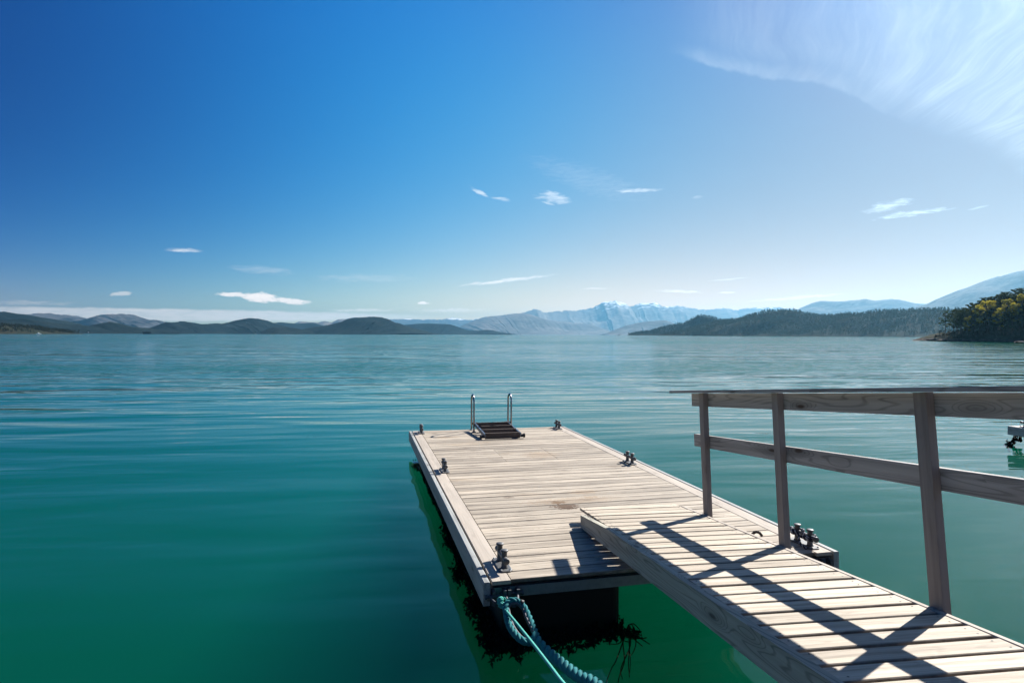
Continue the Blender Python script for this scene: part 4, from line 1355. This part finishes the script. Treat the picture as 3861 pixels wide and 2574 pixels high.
UEND = 6.6
gang = thing('gangway', 'sloping wooden gangway with a single plank railing, its foot resting on the pontoon', 'gangway', T(*G0))
rng = random.Random(3)
for k_ in range(44):
    u = -.055 + .1525 * k_ - .0665 + .01
    wd = .1275 + rng.uniform(-.002, .002)
    pk = MB().board(.963, wd, .024, .004).mesh('plank', M['walk'])
    obj('plank', pk, gang, GM(u + rng.uniform(-.003, .003), -.519, rng.uniform(-.0015, .0015), 'v', .02 + rng.uniform(-.002, .002)) @ RZ(180 * (k_ % 2)))
# screws, two at each end of every plank
sc_ = MB()
for k_ in range(44):
    for v_ in (-.955, -.085):
        for d_ in (-.034, .034):
            m4 = GM(-.1115 + .1525 * k_ + d_ + rng.uniform(-.006, .006) + .02 * (v_ + .5), v_ + rng.uniform(-.012, .012), .0018)
            ring = [m4 @ Vector((.0055 * math.cos(a * 1.0472), .0055 * math.sin(a * 1.0472), 0)) for a in range(6)]
            sc_.add(ring, [tuple(range(6))])
s_ = obj('screw_heads', sc_.mesh('screw_heads', M['black']), gang)
s_['kind'] = 'stuff'
# left side beam: its far end is cut down to a taper
L0, L1 = .057, UEND
prof = [(L0, -.139), (L0, -.026), (.86, .014), (L1, .014), (L1, -.1415)]
mb = MB()
cu = (L0 + L1) / 2
v = [(-(u - cu), y, w_) for y in (.0235, -.0235) for u, w_ in prof]
mb.add(v, [(0, 1, 2, 3, 4), (9, 8, 7, 6, 5)] + [(i, 5 + i, 5 + (i + 1) % 5, (i + 1) % 5) for i in range(5)])
obj('side_beam', mb.mesh('side_beam', M['beam']), gang, GM(cu, -1.0365, 0, 'u'))
obj('side_beam', MB().board(UEND + .03, .034, .143, .004).mesh('right_side_beam', M['edge']), gang, GM((UEND - .03) / 2, -.018, .003, 'u'))
for v_ in (-.075,):
    obj('bearer', MB().board(UEND - .1, .045, .105, .002).mesh('bearer', M['beam']), gang, GM(UEND / 2 + .05, v_, -.033, 'u'))
for k_, u in enumerate((.419, 1.611, 2.966, 4.32, 5.65)):
    pw = .084 if k_ != 1 else .076
    # local x upright, y across the gangway, z along it
    pm = MB().box(-.14, 1.0895, 0.0015, .0475, -pw / 2, pw / 2)
    pm.add([(-.14, .0475, -pw / 2), (1.0895, .0475, -pw / 2)], [])
    obj('post', pm.mesh('post', M['post']), gang, GM(u, 0, 0, 'w', .010 if k_ < 2 else .022))
obj('top_rail', MB().board(UEND - .10, .043, .121, .003).mesh('top_rail', M['rail']), gang, GM((UEND + .115) / 2, .0715, 1.0865, 'u'))
obj('middle_rail', MB().board(UEND - .13, .043, .113, .003).mesh('middle_rail', M['rail']), gang, GM((UEND + .135) / 2, .0715, .7035, 'u'))
obj('handrail', MB().board(UEND + .085, .115, .024, .003).mesh('handrail', M['rail']), gang, GM((UEND - .085) / 2, -.035, 1.1155, 'u'))


# ------------------------------------------------------------------ ropes and fittings
def rope(name, label, path, r_lay, r_strand, pitch, n, mat, step, seg=6, cat='rope'):
    pth = resample(smooth_path(path, 8), step)
    t = thing(name, label, cat, T(*path[0]))
    for i in range(n):
        obj('strand', strand(pth, r_lay, pitch, 2 * math.pi * i / n, r_strand, seg).mesh('strand', mat, True), t)
    return t


tail = [(.398, -1.20, -.135), (.43, -1.6, -.06), (.50, -2.2, .06), (.60, -3.0, .22)]
thick = rope('mooring_rope', 'thick teal mooring rope with an eye splice, running from the pontoon corner to the bank',
             [(.268, -.40, -.232), (.285, -.50, -.243), (.314, -.62, -.245), (.351, -.86, -.218), (.379, -1.06, -.178)] + tail, .0185, .0185, .19, 3, M['rope'], .012, 8)
eye = [(.262, -.46, -.243), (.185, -.45, -.232), (.135, -.34, -.205), (.124, -.24, -.166), (.134, -.16, -.118), (.162, -.135, -.098), (.19, -.135, -.092), (.222, -.14, -.10), (.258, -.165, -.128), (.279, -.24, -.178), (.288, -.36, -.222), (.290, -.48, -.243)]
pe = resample(smooth_path(eye, 8), .008)
for i in range(3):
    obj('eye_strand', strand(pe, .0125, .12, 2 * math.pi * i / 3, .0125, 8).mesh('eye_strand', M['rope'], True), thick)
# steel thimble inside the eye
inner = []
cx_ = sum((Vector(p) for p in eye), Vector()) / len(eye)
for p in eye:
    p = Vector(p)
    inner.append(p + (cx_ - p).normalized() * .024)
obj('thimble', MB().tube(resample(smooth_path(inner, 8), .012), .011, 8).mesh('thimble', M['iron'], True), thick)
obj('whipping', MB().tube([(.236, -.145, -.102), (.262, -.155, -.112)], .021, 10).mesh('whipping', M['black'], True), thick)

sh = thing('shackle', 'dark steel shackle joining the thick rope to the pontoon beam', 'shackle', T(.205, -.06, -.10))
arc = [(.160, .0, -.085), (.158, -.05, -.098), (.166, -.10, -.116), (.19, -.155, -.125), (.222, -.12, -.118), (.245, -.05, -.1), (.25, .0, -.087)]
obj('bow', MB().tube(resample(smooth_path(arc, 6), .01), .011, 8).mesh('bow', M['iron'], True), sh)
obj('pin', MB().tube([(.125, -.012, -.092), (.28, -.012, -.092)], .012, 10).tube([(.28, -.012, -.092), (.296, -.012, -.092)], .019, 6).mesh('pin', M['iron']), sh)
sh2 = thing('shackle', 'small dark shackle at the corner holding the thin turquoise line', 'shackle', T(.07, -.05, -.09))
arc = [(.052, -.01, -.095), (.05, -.05, -.10), (.07, -.105, -.108), (.098, -.09, -.105), (.104, -.05, -.10), (.10, -.01, -.095)]
obj('bow', MB().tube(resample(smooth_path(arc, 6), .008), .008, 8).mesh('bow', M['iron'], True), sh2)
obj('pin', MB().tube([(.022, -.03, -.096), (.115, -.03, -.096)], .010, 8).tube([(.008, -.03, -.096), (.022, -.03, -.096)], .016, 6).mesh('pin', M['iron']), sh2)

ltail = [(.203, -1.25, -.084), (.19, -1.7, .02), (.16, -2.6, .2), (.12, -3.2, .32)]
line = rope('thin_mooring_line', 'thin bright turquoise line knotted at the pontoon corner beside the thick rope',
            [(.107, -.16, -.120), (.123, -.20, -.130), (.166, -.42, -.150), (.197, -.70, -.150), (.208, -1.0, -.125)] + ltail, .0052, .0062, .026, 2, M['line'], .0035, 6)
kn = [(.118, -.10, -.082), (.100, -.118, -.072), (.088, -.11, -.088), (.10, -.09, -.10), (.12, -.10, -.092), (.114, -.125, -.08), (.094, -.128, -.094), (.086, -.118, -.108),
      (.104, -.118, -.116), (.118, -.138, -.104), (.106, -.15, -.098), (.09, -.14, -.112), (.098, -.142, -.126), (.114, -.15, -.122), (.118, -.17, -.125)]
kp = resample(smooth_path(kn, 8), .0035)
for i in range(2):
    obj('knot_strand', strand(kp, .0052, .026, math.pi * i, .0062, 6).mesh('knot_strand', M['line'], True), line)
obj('loose_end', MB().tube(smooth_path([(.118, -.10, -.082), (.135, -.105, -.078), (.142, -.115, -.09), (.138, -.12, -.1)], 5), .0035, 6).mesh('loose_end', M['line'], True), line)

# navy line wound in figures of eight on the near right bollard
bx, by, bz = 2.84, .222, .085
w1 = []
for k_ in range(5):
    zz = bz - .012 + .013 * (k_ % 3)
    o_ = .004 * k_
    w1 += [(bx - .034 - o_, by + .08, zz), (bx, by + .118 + o_, zz + .004), (bx + .034 + o_, by + .08, zz), (bx - .002, by + .0, zz + .022),
           (bx - .034 - o_, by - .08, zz - .004), (bx, by - .116 - o_, zz), (bx + .034 + o_, by - .08, zz), (bx + .002, by - .0, zz - .02)]
w1 += [(bx - .03, by + .02, .06), (bx - .055, by - .02, .035), (bx - .07, by - .06, .02), (bx - .075, by - .13, .010)]
pth = resample(smooth_path(w1, 6), .006)
nv = thing('navy_mooring_line', 'navy blue line wound round the near right bollard, its end hanging on the deck', 'rope', T(bx, by, .01))
for i in range(3):
    obj('strand', strand(pth, .0055, .05, 2 * math.pi * i / 3, .0062, 5).mesh('strand', M['navy'] if i else M['whip'], True), nv)

# scrap of dark old rope sticking up between the gangway edge and the deck
sp = resample(smooth_path([(2.515, .49, .010), (2.525, .485, .03), (2.548, .475, .047), (2.575, .463, .042), (2.592, .455, .022), (2.597, .453, .010)], 6), .006)
scr = thing('old_rope_end', 'frayed loop of dark old rope behind the right edge of the gangway', 'rope', T(2.55, .47, .01))
for i in range(3):
    obj('strand', strand(sp, .0065, .05, 2 * math.pi * i / 3, .007, 6).mesh('strand', M['oldrope'], True), scr)

# ------------------------------------------------------------------ seaweed
kb = thing('seaweed', 'tuft of brown seaweed strands trailing from the right side of the near float', 'seaweed', T(1.06, -.10, -.42))
rng = random.Random(9)
root = Vector((1.075, -.10, -.395))
trails = [[(1.101, -.07), (1.0, -.22), (.843, -.453), (.786, -.494), (.691, -.645), (.62, -.78)], [(1.08, -.1), (.985, -.245), (.895, -.465), (.80, -.60), (.76, -.69), (.731, -.80)],
          [(1.09, -.1), (1.023, -.254), (.937, -.464), (.89, -.575)], [(1.07, -.12), (1.01, -.30), (.91, -.50), (.855, -.63)], [(1.12, -.1), (1.068, -.264), (1.028, -.338), (.987, -.363)],
          [(1.05, -.12), (.95, -.27), (.862, -.217)], [(1.09, -.08), (1.166, -.018), (1.19, -.09), (1.167, -.169)], [(1.08, -.14), (1.0, -.33), (.83, -.55), (.81, -.64)]]
for tr_ in trails:
    n_ = len(tr_)
    pts = [(x + rng.uniform(-.006, .006), y, -.385 - .025 * i) for i, (x, y) in enumerate(tr_)]
    sp = smooth_path(pts, 5)
    obj('frond', MB().tube(sp, [.0055 * (1 - .6 * i / len(sp)) for i in range(len(sp))], 5).mesh('frond', M['kelp']), kb)
for i in range(22):
    a = rng.uniform(-2.6, .5)
    L = rng.uniform(.06, .15)
    c0 = root + Vector((rng.uniform(-.03, .03), rng.uniform(-.05, .05), rng.uniform(-.05, .01)))
    mid = c0 + Vector((math.cos(a) * L * .6, math.sin(a) * L * .6, rng.uniform(-.03, .015)))
    end = Vector((1.16, -.165, -.40)) if i % 3 == 0 else c0 + Vector((math.cos(a + .7) * L, math.sin(a + .7) * L, rng.uniform(-.06, 0)))
    obj('frond', MB().tube(smooth_path([c0, mid, end], 5), .0042, 5).mesh('frond', M['kelp']), kb)

# weedy chain hanging from the corner of the neighbouring pontoon
cx, cyy = 11.74, 5.50
ch = thing('weedy_chain', 'short weed-covered mooring chain hanging from the corner of the neighbouring pontoon', 'chain', T(cx, cyy, -.37))
pp = [(cx + .07, cyy - .06, -.13), (cx + .07, cyy - .05, -.22), (cx + .02, cyy, -.30), (cx - .03, cyy + .03, -.38), (cx - .03, cyy + .03, -.52)]
for i, p in enumerate(resample(smooth_path(pp, 6), .05)):
    ringp = [p + Vector((.018 * math.cos(a) * (1 if i % 2 else .2), .018 * math.cos(a) * (.2 if i % 2 else 1), .033 * math.sin(a))) for a in [2 * math.pi * j / 10 for j in range(10)]]
    obj('link', MB().tube(ringp, .007, 5, closed=True).mesh('link', M['barge']), ch)
rr = np.random.default_rng(8)
q, F = scatter_growth(cx + .02, cx + .10, cyy - .11, cyy - .03, -.16, -.29, 160, 3, ((cx, cyy + .01, -.33, .07, 60), (cx - .03, cyy + .03, -.39, .07, 80)))
g = obj('weed', array_mesh('weed', q, F, M['mussel']), ch)
g['kind'] = 'stuff'

# weeds on the bank just under the gangway
wd_ = thing('bank_weed', 'small green weed with yellow buds on the bank under the gangway beam', 'plant', T(1.55, -1.72, -.38))
rng = random.Random(21)
st_ = MB()
lf_ = MB()
bud = MB()
for i in range(26):
    a = rng.uniform(0, 6.28)
    L = rng.uniform(.12, .34)
    b0 = Vector((1.55 + rng.uniform(-.12, .12), -1.72 + rng.uniform(-.08, .1), -.40))
    tip = b0 + Vector((math.cos(a) * L * .45, math.sin(a) * L * .45 + .06, L))
    st_.tube([b0, b0.lerp(tip, .5) + Vector((0, 0, .03)), tip], [.004, .003, .0015], 4)
    for f in (.35, .55, .75, .95):
        p = b0.lerp(tip, f)
        d = Vector((math.cos(a + f * 9), math.sin(a + f * 9), .35)).normalized() * rng.uniform(.03, .06)
        n_ = d.cross(Vector((0, 0, 1))).normalized() * .012
        lf_.add([p, p + d * .5 + n_, p + d, p + d * .5 - n_], [(0, 1, 2, 3)])
    if i % 3 == 0:
        bud.lathe([(.001, tip.z - .004), (.007, tip.z + .003), (.004, tip.z + .01)], tip.x, tip.y, 6)
obj('stem', st_.mesh('stem', M['weed']), wd_)
obj('leaf', lf_.mesh('leaf', M['weed']), wd_)
obj('bud', bud.mesh('bud', plain('yellow_buds', (0.7, 0.45, 0.03), 0.6)), wd_)
